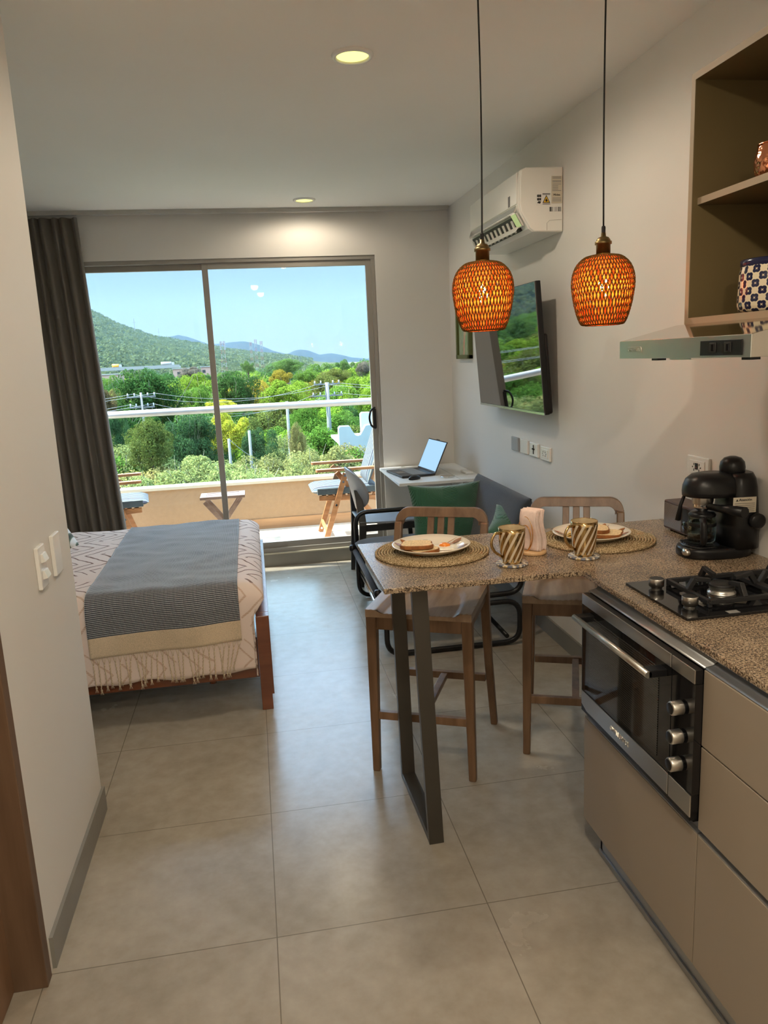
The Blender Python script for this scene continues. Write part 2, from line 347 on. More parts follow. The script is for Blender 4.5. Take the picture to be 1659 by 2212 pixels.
def leaf_mat():
    m = bpy.data.materials.new('foliage'); m.use_nodes = True; n = m.node_tree; n.nodes.clear()
    o = n.nodes.new('ShaderNodeOutputMaterial'); mx = n.nodes.new('ShaderNodeMixShader'); mx.inputs[0].default_value = .35
    d = n.nodes.new('ShaderNodeBsdfDiffuse'); t = n.nodes.new('ShaderNodeBsdfTranslucent')
    oi = n.nodes.new('ShaderNodeObjectInfo'); g = n.nodes.new('ShaderNodeNewGeometry')
    hs = n.nodes.new('ShaderNodeHueSaturation'); n.links.new(oi.outputs['Color'], hs.inputs['Color'])
    tcx = n.nodes.new('ShaderNodeTexCoord')
    f = noise_tex(n, tcx.outputs['Object'], 9.0, 2)
    n.links.new(math_node(n, 'MULTIPLY_ADD', f, 1.1, .45), hs.inputs['Value'])
    n.links.new(math_node(n, 'MULTIPLY_ADD', f, .05, .475), hs.inputs['Hue'])
    n.links.new(hs.outputs[0], d.inputs[0]); n.links.new(hs.outputs[0], t.inputs[0])
    n.links.new(d.outputs[0], mx.inputs[1]); n.links.new(t.outputs[0], mx.inputs[2]); n.links.new(mx.outputs[0], o.inputs[0]); return m
M['leaf'] = leaf_mat()
def hill_mat(name, c1, c2, c3, scale):
    m, n, b = base(name, 1.0, 0, 0); co = coords(n)
    f = noise_tex(n, co, scale, 8, .75)
    r = ramp(n, [(.35, c1), (.5, c2), (.68, c3)]); n.links.new(f, r.inputs[0]); n.links.new(r.outputs[0], b.inputs['Base Color'])
    bump(n, b, f, 1.0, 6.0); return m
M['hill'] = hill_mat('scrub_hillside', (.025, .042, .016), (.055, .07, .03), (.12, .11, .07), .05)
M['far_hill'] = hill_mat('distant_range', (.008, .012, .012), (.012, .016, .015), (.016, .019, .018), .006)
def picture_mat():
    m, n, b = base('abstract_print', .5); co = coords(n, (9, 9, 4)); f = noise_tex(n, co, 1.2, 3, .6)
    r = ramp(n, [(.30, (.10, .22, .22)), (.42, (.42, .46, .30)), (.52, (.20, .36, .16)), (.6, (.62, .46, .32)), (.72, (.55, .12, .08))])
    n.links.new(f, r.inputs[0]); n.links.new(r.outputs[0], b.inputs['Base Color']); return m
M['picture'] = picture_mat()
def oven_glass():
    m, n, b = base('oven_door_glass', .05, 0, .8); t = n.nodes.new('ShaderNodeTexCoord'); s = n.nodes.new('ShaderNodeSeparateXYZ')
    n.links.new(t.outputs['Object'], s.inputs[0])
    f = math_node(n, 'GREATER_THAN', math_node(n, 'SINE', math_node(n, 'MULTIPLY', s.outputs[2], 2*PI/.0062)), 0.0)
    r = ramp(n, [(0, (.006, .006, .006)), (1, (.055, .053, .050))]); n.links.new(f, r.inputs[0]); n.links.new(r.outputs[0], b.inputs['Base Color']); return m
M['oven_glass'] = oven_glass()
def grille_mat():
    m, n, b = base('radio_grille', .35, .7); t = n.nodes.new('ShaderNodeTexCoord'); s = n.nodes.new('ShaderNodeSeparateXYZ')
    n.links.new(t.outputs['Object'], s.inputs[0])
    a = math_node(n, 'ADD', s.outputs[1], s.outputs[2]); c = math_node(n, 'SUBTRACT', s.outputs[1], s.outputs[2])
    f = math_node(n, 'MULTIPLY', math_node(n, 'SINE', math_node(n, 'MULTIPLY', a, 1100.0)), math_node(n, 'SINE', math_node(n, 'MULTIPLY', c, 1100.0)))
    r = ramp(n, [(.45, (.03, .02, .018)), (.6, (.50, .42, .36))]); n.links.new(math_node(n, 'MULTIPLY_ADD', f, .5, .5), r.inputs[0]); n.links.new(r.outputs[0], b.inputs['Base Color']); return m
M['grille'] = grille_mat()
def barcode_mat():
    m, n, b = base('barcode', .5); t = n.nodes.new('ShaderNodeTexCoord'); s = n.nodes.new('ShaderNodeSeparateXYZ')
    n.links.new(t.outputs['Object'], s.inputs[0]); wn = n.nodes.new('ShaderNodeTexWhiteNoise'); wn.noise_dimensions = '1D'
    n.links.new(math_node(n, 'FLOOR', math_node(n, 'MULTIPLY', s.outputs[0], 900.0)), wn.inputs['W'])
    r = ramp(n, [(0, (.02, .02, .02)), (.5, (.8, .8, .78))]); r.color_ramp.interpolation = 'CONSTANT'
    n.links.new(wn.outputs['Value'], r.inputs[0]); n.links.new(r.outputs[0], b.inputs['Base Color']); return m
M['barcode'] = barcode_mat()

# ------------------------------------------------------------------ mesh builder
class G:
    def __init__(s): s.bm = bmesh.new(); s.uv = None
    def face(s, vs, mi=0, sm=False):
        try: f = s.bm.faces.new(vs)
        except ValueError: return None
        f.material_index = mi; f.smooth = sm; return f
    def quadbox(s, P, mi=0):
        v = [s.bm.verts.new(p) for p in P]
        for q in ((0, 3, 2, 1), (4, 5, 6, 7), (0, 1, 5, 4), (1, 2, 6, 5), (2, 3, 7, 6), (3, 0, 4, 7)): s.face([v[i] for i in q], mi)
    def box(s, x0, x1, y0, y1, z0, z1, mi=0):
        s.quadbox([(x0, y0, z0), (x1, y0, z0), (x1, y1, z0), (x0, y1, z0), (x0, y0, z1), (x1, y0, z1), (x1, y1, z1), (x0, y1, z1)], mi); return s
    def beam(s, a, b, w, h, side=None, w2=None, h2=None, mi=0):
        a, b = Vector(a), Vector(b); d = (b-a).normalized()
        sd = Vector(side) if side else (Vector((0, 0, 1)).cross(d) if abs(d.z) < .95 else Vector((1, 0, 0)))
        sd = (sd-d*sd.dot(d)).normalized(); up = d.cross(sd)
        w2 = w2 or w; h2 = h2 or h
        P = [a-sd*w/2-up*h/2, a+sd*w/2-up*h/2, a+sd*w/2+up*h/2, a-sd*w/2+up*h/2, b-sd*w2/2-up*h2/2, b+sd*w2/2-up*h2/2, b+sd*w2/2+up*h2/2, b-sd*w2/2+up*h2/2]
        s.quadbox(P, mi); return s
    def cyl(s, a, b, r0, r1=None, n=20, mi=0, caps=True):
        a, b = Vector(a), Vector(b); r1 = r0 if r1 is None else r1; d = (b-a).normalized()
        u = d.orthogonal().normalized(); v = d.cross(u)
        A = [s.bm.verts.new(a+(u*math.cos(2*PI*i/n)+v*math.sin(2*PI*i/n))*r0) for i in range(n)]
        B = [s.bm.verts.new(b+(u*math.cos(2*PI*i/n)+v*math.sin(2*PI*i/n))*r1) for i in range(n)]
        for i in range(n): s.face([A[i], A[(i+1) % n], B[(i+1) % n], B[i]], mi, True)
        if caps: s.face(A[::-1], mi); s.face(B, mi)
        return s
    def tube(s, pts, r, n=10, closed=False, mi=0, flat=1.0):
        pts = [Vector(p) for p in pts]; N = len(pts); rings = []; pu = None
        for i in range(N):
            t = (pts[(i+1) % N]-pts[i-1]) if closed else (pts[min(i+1, N-1)]-pts[max(i-1, 0)])
            t.normalize()
            u = (pu-t*pu.dot(t)).normalized() if pu else t.orthogonal().normalized()
            pu = u; v = t.cross(u)
            rr = r[i] if isinstance(r, (list, tuple)) else r
            rings.append([s.bm.verts.new(pts[i]+(u*math.cos(2*PI*k/n)+v*math.sin(2*PI*k/n)*flat)*rr) for k in range(n)])
        for i in range(N if closed else N-1):
            A, B = rings[i], rings[(i+1) % N]
            for k in range(n): s.face([A[k], A[(k+1) % n], B[(k+1) % n], B[k]], mi, True)
        if not closed: s.face(rings[0][::-1], mi); s.face(rings[-1], mi)
        return s
    def lathe(s, prof, c=(0, 0, 0), n=36, axis=None, mi=0, fn=None):
        c = Vector(c); Rm = Vector(axis).to_track_quat('Z', 'Y').to_matrix() if axis else Matrix.Identity(3)
        rings = []
        for r, z in prof:
            if r < 1e-6: rings.append([s.bm.verts.new(c+Rm@Vector((0, 0, z)))]); continue
            rings.append([s.bm.verts.new(c+Rm@Vector((r*math.cos(2*PI*k/n), r*math.sin(2*PI*k/n), z))) for k in range(n)])
        for A, B in zip(rings, rings[1:]):
            if len(A) == 1 and len(B) == 1: continue
            for k in range(n):
                k2 = (k+1) % n
                if len(A) == 1: s.face([A[0], B[k2], B[k]], mi, True)
                elif len(B) == 1: s.face([A[k], A[k2], B[0]], mi, True)
                else: s.face([A[k], A[k2], B[k2], B[k]], mi, True)
        return s
    def prism(s, poly, axis, d0, d1, mi=0, smooth=False):
        # poly: 2D points; axis: extrusion axis (x: poly in y,z; y: poly in x,z; z: poly in x,y)
        def P(p, d): return {'x': (d, p[0], p[1]), 'y': (p[0], d, p[1]), 'z': (p[0], p[1], d)}[axis]
        A = [s.bm.verts.new(P(p, d0)) for p in poly]; B = [s.bm.verts.new(P(p, d1)) for p in poly]; n = len(poly)
        s.face(A[::-1], mi); s.face(B, mi)
        for i in range(n): s.face([A[i], A[(i+1) % n], B[(i+1) % n], B[i]], mi, smooth)
        return s
    def grid(s, nu, nv, fn, uvf=None, mif=None, smooth=True, closeu=False):
        V = [[s.bm.verts.new(fn(i/nu, j/nv)) for j in range(nv+1)] for i in range(nu+(0 if closeu else 1))]
        lay = s.bm.loops.layers.uv.verify() if uvf else None
        for i in range(nu):
            for j in range(nv):
                i2 = (i+1) % len(V) if closeu else i+1
                f = s.face([V[i][j], V[i2][j], V[i2][j+1], V[i][j+1]], mif((i+.5)/nu, (j+.5)/nv) if mif else 0, smooth)
                if f and lay:
                    for lp, (a, b) in zip(f.loops, ((i, j), (i+1, j), (i+1, j+1), (i, j+1))): lp[lay].uv = uvf(a/nu, b/nv)
        return s
    def xf(s, mat): bmesh.ops.transform(s.bm, matrix=mat, verts=s.bm.verts); return s

WM = {}
def setp(o, label=None, cat=None, group=None, kind=None):
    if label: o['label'] = label
    if cat: o['category'] = cat
    if group: o['group'] = group
    if kind: o['kind'] = kind
    return o
def obj(name, g, mats, parent=None, bevel=0, seg=2, local=False, origin=None, solid=0, auto=False, sub=0):
    me = bpy.data.meshes.new(name)
    bmesh.ops.recalc_face_normals(g.bm, faces=g.bm.faces)
    if not local:
        if parent is not None: g.xf(WM.get(parent.name, Matrix()).inverted())
        elif origin is not None: g.xf(Matrix.Translation(-Vector(origin)))
    g.bm.to_mesh(me); g.bm.free()
    for m in (mats if isinstance(mats, (list, tuple)) else [mats]): me.materials.append(M[m] if isinstance(m, str) else m)
    o = bpy.data.objects.new(name, me); C.objects.link(o)
    if parent is not None: o.parent = parent; WM[o.name] = WM.get(parent.name, Matrix())
    elif origin is not None: o.location = origin; WM[o.name] = Matrix.Translation(Vector(origin))
    if solid:
        md = o.modifiers.new('solid', 'SOLIDIFY'); md.thickness = solid; md.offset = 0
    if bevel:
        md = o.modifiers.new('bevel', 'BEVEL'); md.width = bevel; md.segments = seg; md.limit_method = 'ANGLE'; md.angle_limit = math.radians(40)
    if sub:
        md = o.modifiers.new('sub', 'SUBSURF'); md.levels = sub; md.render_levels = sub
    return o
def thing(name, label, cat, loc=(0, 0, 0), rz=0, group=None, kind=None):
    o = bpy.data.objects.new(name, None); C.objects.link(o); o.location = loc; o.rotation_euler = (0, 0, rz); o.empty_display_size = .05
    WM[o.name] = Matrix.Translation(Vector(loc)) @ Matrix.Rotation(rz, 4, 'Z')
    return setp(o, label, cat, group, kind)
def struct(name, g, m, **k): o = obj(name, g, m, **k); o['kind'] = 'structure'; return o
def dup(root, loc, rz, label=None):
    def cp(o, par):
        c = o.copy(); C.objects.link(c); c.parent = par
        for ch in [x for x in bpy.data.objects if x.parent == o]: cp(ch, c)
        return c
    r = cp(root, None); r.location = loc; r.rotation_euler = (0, 0, rz)
    WM[r.name] = Matrix.Translation(Vector(loc)) @ Matrix.Rotation(rz, 4, 'Z')
    if label: r['label'] = label
    return r
def fillet(pts, r, n=6, closed=False):
    pts = [Vector(p) for p in pts]; out = []; N = len(pts)
    for i, p in enumerate(pts):
        if not closed and i in (0, N-1): out.append(p); continue
        a, b = pts[i-1]-p, pts[(i+1) % N]-p; la, lb = a.length, b.length; a.normalize(); b.normalize()
        d = min(r, la*.49, lb*.49)
        for k in range(n+1):
            t = k/n; out.append((p+a*d)*(1-t)**2+p*2*t*(1-t)+(p+b*d)*t*t)
    return out
def rrect(x0, x1, y0, y1, r, n=6):
    out = []
    for cx, cy, a0 in ((x1-r, y0+r, -PI/2), (x1-r, y1-r, 0), (x0+r, y1-r, PI/2), (x0+r, y0+r, PI)):
        for k in range(n+1): out.append((cx+r*math.cos(a0+PI/2*k/n), cy+r*math.sin(a0+PI/2*k/n)))
    return out
def text(name, s, size, mat, parent, loc, rot, depth=.0006, align='CENTER', sx=1.0):
    cu = bpy.data.curves.new(name, 'FONT'); cu.body = s; cu.size = size; cu.extrude = depth; cu.align_x = align; cu.align_y = 'CENTER'; cu.resolution_u = 3
    tmp = bpy.data.objects.new('tmp', cu); me = bpy.data.meshes.new_from_object(tmp); bpy.data.objects.remove(tmp)
    Mx = Matrix.Translation(Vector(loc)) @ rot.to_4x4() @ Matrix.Diagonal((sx, 1, 1, 1))
    me.transform(WM.get(parent.name, Matrix()).inverted() @ Mx); me.materials.clear(); me.materials.append(M[mat])
    o = bpy.data.objects.new(name, me); C.objects.link(o); o.parent = parent; WM[o.name] = WM.get(parent.name, Matrix()); return o
# rotation so that text lies in a wall plane:  columns = reading direction, up direction, facing direction
def facing(right, up): r = Vector(right).normalized(); u = Vector(up).normalized(); return Matrix((r, u, r.cross(u))).transposed()

# ------------------------------------------------------------------ room shell
XL, XR, YF, H = -0.59, 1.575, 3.95, 2.61
XB = -2.12           # bedroom side wall
YB = -3.3
struct('floor', G().box(XB-.1, XR+.1, YB, YF, -.06, 0), 'floor')
struct('ceiling', G().box(XB-.1, XR+.1, YB, YF+.12, H, H+.12), 'ceiling')
struct('wall_right', G().box(XR, XR+.12, YB, YF+.1, 0, H), 'wall')
struct('wall_left', G().box(-.71, XL, 0.0, .76, 0, H), 'wall')
struct('wall_left_bedroom', G().box(XB-.1, XB, .64, YF, 0, H), 'wall')
struct('wall_left_return', G().box(XB, -.71, .64, .76, 0, H), 'wall')
g = G(); g.box(XB-.1, XR+.1, YB-.1, YB, 0, H); struct('wall_rear', g, 'wall')
g = G(); g.box(-.71, XL, YB, -1.03, 0, H); g.box(-.71, XL, -1.03, 0.0, 2.12, H); struct('wall_left_entry', g, 'wall')
# far wall round the sliding window (opening X -1.80..1.014, Z .105..2.29)
g = G(); WY = YF+.14
g.box(XB-.1, -1.80, YF, WY, 0, H); g.box(1.014, XR, YF, WY, 0, H); g.box(-1.80, 1.014, YF, WY, 2.29, H); g.box(-1.80, 1.014, YF, WY, 0, .098)
struct('wall_far', g, 'wall')
g = G(); g.box(-2.0, 1.56, YF-.008, YF, 0, .096); struct('baseboard_far', g, 'base_tile')
struct('trim_1', G().box(-1.80, 1.014, YF-.012, YF+.02, .096, .106), 'cream')
struct('baseboard_right', G().box(XR-.012, XR, .80, YF-.01, 0, .095), 'base_tile')
struct('baseboard_left', G().prism([(XL, .02), (XL+.010, .02), (XL+.010, .770), (-.71, .770), (-.71, .7605), (XL, .7605)], 'z', 0, .092), 'base_tile')
g = G()
for y in (.60,): g.box(XL+.0095, XL+.0106, y-.0012, y+.0012, 0, .092)
struct('trim_2', g, 'ink_grey')
# curtain track on the ceiling
g = G(); g.box(XB, 1.560, 3.865, 3.900, 2.582, H); g.box(XB, 1.560, 3.862, 3.865, 2.592, 2.595)
struct('trim_3', g, 'track')
# wooden door and jamb at the left edge
door = struct('door_1', G().box(-.700, -.668, -1.02, -.012, 0.005, 2.10), 'door_leaf')
obj('jamb', G().box(-.672, XL+.004, -.045, -.004, 0, 2.12), 'jamb', door, bevel=.002)
obj('jamb', G().box(-.71, XL+.004, -1.06, -1.02, 0, 2.12), 'jamb', door, bevel=.002)

# sliding window
win = struct('window_1', (lambda g: (g.box(-1.80, 1.012, 3.96, 4.05, 2.262, 2.29), g.box(.985, 1.012, 3.96, 4.05, .106, 2.262), g.box(-1.80, -1.77, 3.96, 4.05, .106, 2.262), g.box(-1.80, 1.012, 3.955, 4.05, .106, .140), g)[-1])(G()), 'alu', bevel=.002)
def sash(x0, x1, y, parent):
    g = G(); t, d = .042, .030
    g.box(x0, x0+t, y, y+d, .14, 2.262); g.box(x1-t, x1, y, y+d, .14, 2.262)
    g.box(x0+t, x1-t, y, y+d, 2.222, 2.262); g.box(x0+t, x1-t, y, y+d, .14, .185)
    o = obj('sash', g, 'alu', parent, bevel=.0015)
    obj('pane', G().box(x0+t-.005, x1-t+.005, y+d/2-.003, y+d/2+.003, .18, 2.227), 'glass', o); return o
sash(-1.77, -.198, 4.012, win); sR = sash(-.238, .987, 3.975, win)
g = G(); g.tube(fillet([(.966, 3.968, 1.175), (.930, 3.945, 1.160), (.912, 3.935, 1.098), (.930, 3.945, 1.035), (.966, 3.968, 1.02)], .03), .008, 8)
g.box(.950, .974, 3.966, 3.976, 1.02, 1.165); obj('handle', g, 'black_metal', sR)

# curtain
ct = G(); NF = 15; cx0, cx1 = -2.02, -1.03
def curt(u, v):
    top, bot = cx0+(cx1-cx0)*u, cx0+(cx1+.12-cx0)*u
    z = 2.565*(1-v)+.02*v; x = top+(bot-top)*v
    amp = .024+.014*v; ph = u*NF*2*PI
    return (x+.008*math.sin(ph*.5+v*2), 3.875+amp*math.sin(ph)+.010*math.sin(v*5+u*9)*v, z)
ct.grid(NF*12, 14, curt)
setp(obj('curtain', ct, 'curtain', origin=(-1.5, 3.875, 0), solid=.004), 'taupe pleated floor-length curtain drawn to the left of the window', 'curtain')

# ------------------------------------------------------------------ ceiling lamps
def downlight(x, y, label, r=.075, pw=1.0):
    t = thing('ceiling_light', label, 'ceiling light', (x, y, H), 0, 'recessed ceiling lights')
    obj('trim_ring', G().lathe([(r*.76, -.001), (r*.80, -.010), (r*.94, -.010), (r, -.004), (r, 0.0)], n=48), 'white', t, local=True)
    obj('lens', G().lathe([(0, -.0035), (r*.77, -.0035)], n=40), 'yellow_disc', t, local=True)
    L = bpy.data.lights.new('lamp_light', 'SPOT'); L.energy = LAMP_W*pw; L.spot_size = math.radians(177); L.spot_blend = .38; L.shadow_soft_size = .05; L.color = (1.0, .86, .67)
    lo = bpy.data.objects.new('lamp_light', L); C.objects.link(lo); lo.parent = t; lo.location = (0, 0, -.018)
    return t
downlight(.492, 1.10, 'round recessed ceiling light near the pendant cords, larger in view', pw=.62)
downlight(.493, 3.60, 'round recessed ceiling light just in front of the window wall', pw=.22)
downlight(.20, -1.35, 'added unseen ceiling light over the kitchen aisle behind the view', pw=1.15)  # unseen lamp, added to brighten the near end of the room
downlight(.30, -2.5, 'added unseen ceiling light near the entrance behind the view', pw=1.25)  # second added fill lamp, also out of view

# ------------------------------------------------------------------ air conditioner
ac = thing('air_conditioner', 'white split air conditioner high on the right wall above the television', 'air conditioner', (XR, 2.2, 2.24))
prof = [(1.573, 2.392), (1.385, 2.390), (1.362, 2.378), (1.356, 2.34), (1.354, 2.225), (1.362, 2.190), (1.405, 2.118), (1.425, 2.103), (1.573, 2.100)]
obj('body', G().prism(prof, 'y', 1.80, 2.60), 'ac_white', ac, bevel=.006, seg=3)
obj('end_cap', G().prism([(x+(.004 if x < 1.5 else 0), z) for x, z in prof], 'y', 1.788, 1.801), 'ac_white', ac, bevel=.008, seg=3)
obj('front_panel', G().prism([(1.350, 2.232), (1.352, 2.372), (1.358, 2.372), (1.358, 2.232)], 'y', 1.815, 2.595), 'ac_white', ac, bevel=.002)
obj('silver_strip', G().beam((1.351, 1.83, 2.210), (1.351, 2.59, 2.210), .012, .036, side=(1, 0, -.35)), 'ac_strip', ac, bevel=.003)
g = G(); a = Vector((1.362, 0, 2.196)); b = Vector((1.405, 0, 2.122)); nrm = Vector((-.86, 0, -.5)).normalized()
g.beam((1.378, 1.88, 2.152), (1.378, 2.57, 2.152), .012, .078, side=nrm); obj('outlet', g, 'dark', ac)
for y in [1.905+.066*k for k in range(11)]:
    obj('louvre_vane', G().beam((1.362, y, 2.172), (1.392, y+.020, 2.122), .012, .020, side=(0, 1, 0)), 'ac_white', ac)
g = G(); g.beam((1.372, 1.87, 2.128), (1.372, 2.575, 2.128), .030, .004, side=(-.5, 0, -.86)); obj('flap', g, 'ac_white', ac, bevel=.001)
g = G(); g.beam((1.366, 1.81, 2.165), (1.366, 1.885, 2.165), .014, .075, side=nrm); obj('clear_cover', g, 'ac_strip', ac, bevel=.005)
obj('display', G().box(1.3495, 1.351, 1.905, 1.932, 2.236, 2.285), 'black', ac)
F = facing((1, 0, 0), (0, 0, 1))
sl = obj('rating_label', G().box(1.515, 1.568, 1.7862, 1.788, 2.228, 2.350), 'sticker', ac)
for k, z in enumerate((2.342, 2.336, 2.33, 2.316, 2.308, 2.300, 2.292, 2.284, 2.276, 2.246, 2.240, 2.235)):
    pass
for zs in ((2.344, 2.338), (2.327, 2.322, 2.312, 2.304, 2.297, 2.290, 2.283), (2.250, 2.243, 2.237)):
    g = G()
    for z in zs: g.box(1.519, 1.548 if z in (2.304, 2.297, 2.290) else 1.563, 1.7856, 1.7862, z, z+.0028)
    obj('label_print', g, 'ink_grey', sl)
text('label_text', 'Midea', .014, 'ink', sl, (1.541, 1.7858, 2.266), F)
wl = obj('warning_label', G().box(1.440, 1.512, 1.7864, 1.788, 2.222, 2.276), 'white', ac)
g = G(); g.prism([(1.470, 2.230), (1.508, 2.230), (1.489, 2.266)], 'y', 1.7858, 1.7864); obj('warning_triangle', g, 'ink', wl)
g = G(); g.prism([(1.4755, 2.233), (1.5025, 2.233), (1.489, 2.2595)], 'y', 1.7853, 1.7858); obj('warning_triangle', g, 'yellow_ink', wl)
g = G(); g.prism([(1.4850, 2.236), (1.4930, 2.236), (1.4955, 2.241), (1.491, 2.246), (1.490, 2.252), (1.4855, 2.246), (1.4830, 2.241)], 'y', 1.7848, 1.7853)
g.box(1.470, 1.508, 1.7858, 1.7864, 2.270, 2.2725); g.box(1.470, 1.508, 1.7858, 1.7864, 2.2665, 2.2685); g.box(1.470, 1.508, 1.7858, 1.7864, 2.2245, 2.227)
for zz in (2.262, 2.247):
    for xx in (1.443, 1.4535): g.prism([(xx, zz-.005), (xx+.0095, zz-.006), (xx+.0095, zz+.006), (xx, zz+.005)], 'y', 1.7858, 1.7864)
g.prism([(1.443, 2.230), (1.458, 2.227), (1.463, 2.237), (1.450, 2.239)], 'y', 1.7858, 1.7864)
obj('warning_print', g, 'ink', wl)
obj('barcode_label', G().box(1.506, 1.563, 1.7864, 1.788, 2.192, 2.212), 'barcode', ac)
g = G(); g.tube([(1.492, 1.7875, 2.108), (1.492, 1.7875, 2.140), (1.505, 1.7875, 2.152), (1.566, 1.7875, 2.155)], .0007, 4); obj('seam_line', g, 'ink_grey', ac)

# ------------------------------------------------------------------ television
tv = thing('television', 'wide flat television tilted down on the right wall, screen reflecting trees', 'television', (1.50, 2.34, 1.24))
b0, t0 = Vector((1.480, 0, 1.228)), Vector((1.432, 0, 1.878)); up = (t0-b0).normalized(); nn = up.cross(Vector((0, 1, 0))).normalized()
if nn.x > 0: nn = -nn
def tvp(y, s_, d): p = b0+up*s_-nn*d; return (p.x, y, p.z)
def slab(g, y0, y1, s0, s1, d0, d1): g.quadbox([tvp(y0, s0, d0), tvp(y1, s0, d0), tvp(y1, s0, d1), tvp(y0, s0, d1), tvp(y0, s1, d0), tvp(y1, s1, d0), tvp(y1, s1, d1), tvp(y0, s1, d1)])
TH = (t0-b0).length
g = G(); slab(g, 1.795, 2.888, 0, TH, .002, .030); obj('casing', g, 'black', tv, bevel=.004)
g = G(); slab(g, 1.799, 2.884, .014, TH-.004, -.0005, .003); obj('screen', g, 'screen_tv', tv)
g = G(); slab(g, 1.797, 2.886, 0, .012, -.002, .004); obj('bottom_bezel', g, 'tv_edge', tv)
g = G(); slab(g, 1.81, 2.87, .0, .40, .030, .055); obj('rear_housing', g, 'black', tv, bevel=.015, seg=3)
g = G(); g.box(1.51, 1.573, 2.22, 2.46, 1.40, 1.66); obj('wall_mount', g, 'black_metal', tv)

# picture on the wall
pic = thing('framed_picture', 'small abstract picture in a green frame on the wall behind the television', 'picture', (XR, 3.53, 1.72))
g = G(); y0, y1, z0, z1 = 3.365, 3.700, 1.512, 1.96
g.box(1.545, XR, y0, y0+.028, z0, z1); g.box(1.545, XR, y1-.028, y1, z0, z1); g.box(1.545, XR, y0, y1, z0, z0+.028); g.box(1.545, XR, y0, y1, z1-.028, z1)
obj('frame', g, 'olive_frame', pic, bevel=.002); obj('print', G().box(1.562, 1.566, y0+.02, y1-.02, z0+.02, z1-.02), 'picture', pic)

# ------------------------------------------------------------------ wall plates
def plate(name, y0, y1, z0, z1, label, x=XR, sgn=-1, grp=None, mat='white'):
    t = thing(name, label, 'wall plate', (x, (y0+y1)/2, (z0+z1)/2), 0, grp)
    obj('plate', G().box(min(x, x+sgn*.012), max(x, x+sgn*.012), y0, y1, z0, z1), mat, t, bevel=.003); return t
plate('data_socket', 2.43, 2.548, .970, 1.050, 'blank grey wall plate, farthest of the row under the television', mat='grey_plastic')
plate('switch_plate', 2.272, 2.390, .970, 1.050, 'glossy blank white wall plate, second from the window under the television')
t = plate('antenna_socket', 2.116, 2.238, .970, 1.046, 'white aerial socket plate with a dark slot under the television')
obj('slot', G().box(1.560, 1.5635, 2.170, 2.178, .985, 1.035).box(1.560, 1.5635, 2.158, 2.192, 1.008, 1.016), 'dark', t)
def outlet(y0, y1, z0, z1, label):
    t = plate('power_outlet', y0, y1, z0, z1, label); ym, zm = (y0+y1)/2, (z0+z1)/2
    g = G().box(1.560, 1.564, y0+.02, y1-.02, zm-.024, zm+.024); obj('socket_face', g, 'white', t, bevel=.002)
    for dy in (-.016, .016):
        g = G()
        for dz in (-.010, .010): g.box(1.5585, 1.5605, ym+dy-.0012, ym+dy+.0012, zm+dz-.004, zm+dz+.004)
        g.cyl((1.5585, ym+dy*1.5, zm), (1.5605, ym+dy*1.5, zm), .0025, n=8)
        obj('slots', g, 'dark', t)
outlet(1.942, 2.070, .968, 1.042, 'double power outlet nearest the kitchen in the row under the television')
t = outlet(.505, .638, 1.085, 1.160, 'double power outlet on the wall behind the espresso machine')
obj('test_button', G().box(1.5575, 1.5605, .564, .579, 1.115, 1.137), 'dark', bpy.data.objects['power_outlet.001'])
obj('test_light', G().box(1.5570, 1.5576, .568, .575, 1.119, 1.125), 'tower_red', bpy.data.objects['power_outlet.001'])
for (y0, y1, z0, z1, lab, rock) in ((.352, .424, .945, 1.068, 'two-button light switch on the left wall, nearer the door', True), (.520, .600, .940, 1.066, 'blank glossy switch plate on the left wall, nearer the bedroom', False)):
    t = plate('light_switch', y0, y1, z0, z1, lab, XL, 1, 'switch plates on the left wall')
    if rock:
        for z in (.972, 1.020): obj('rocker', G().prism([(XL+.012, z), (XL+.026, z+.004), (XL+.018, z+.026), (XL+.012, z+.026)], 'y', y0+.016, y1-.016), 'white', t, bevel=.001)

# ------------------------------------------------------------------ kitchen
ctop = setp(obj('countertop', G().prism([(.380, .240), (.990, .240), (.990, -1.30), (XR-.001, -1.30), (XR-.001, .812), (.380, .812)], 'z', .8725, .890), 'granite', bevel=.003), 'L-shaped speckled granite worktop with breakfast bar', 'countertop')
# bar leg: two flat bars and a base
leg = thing('bar_support', 'charcoal U-shaped flat steel leg carrying the free end of the granite bar', 'support', (.52, .5, 0))
g = G()
g.beam((.524, .312, 0.0), (.497, .312, .872), .048, .026, side=(1, 0, 0)); obj('upright', g, 'legmetal', leg, bevel=.001)
g = G(); g.beam((.515, .715, 0.0), (.502, .715, .872), .048, .026, side=(1, 0, 0)); obj('upright', g, 'legmetal', leg, bevel=.001)
g = G(); g.beam((.524, .326, .012), (.515, .702, .012), .048, .024, side=(1, 0, 0)); obj('foot_bar', g, 'legmetal', leg, bevel=.001)

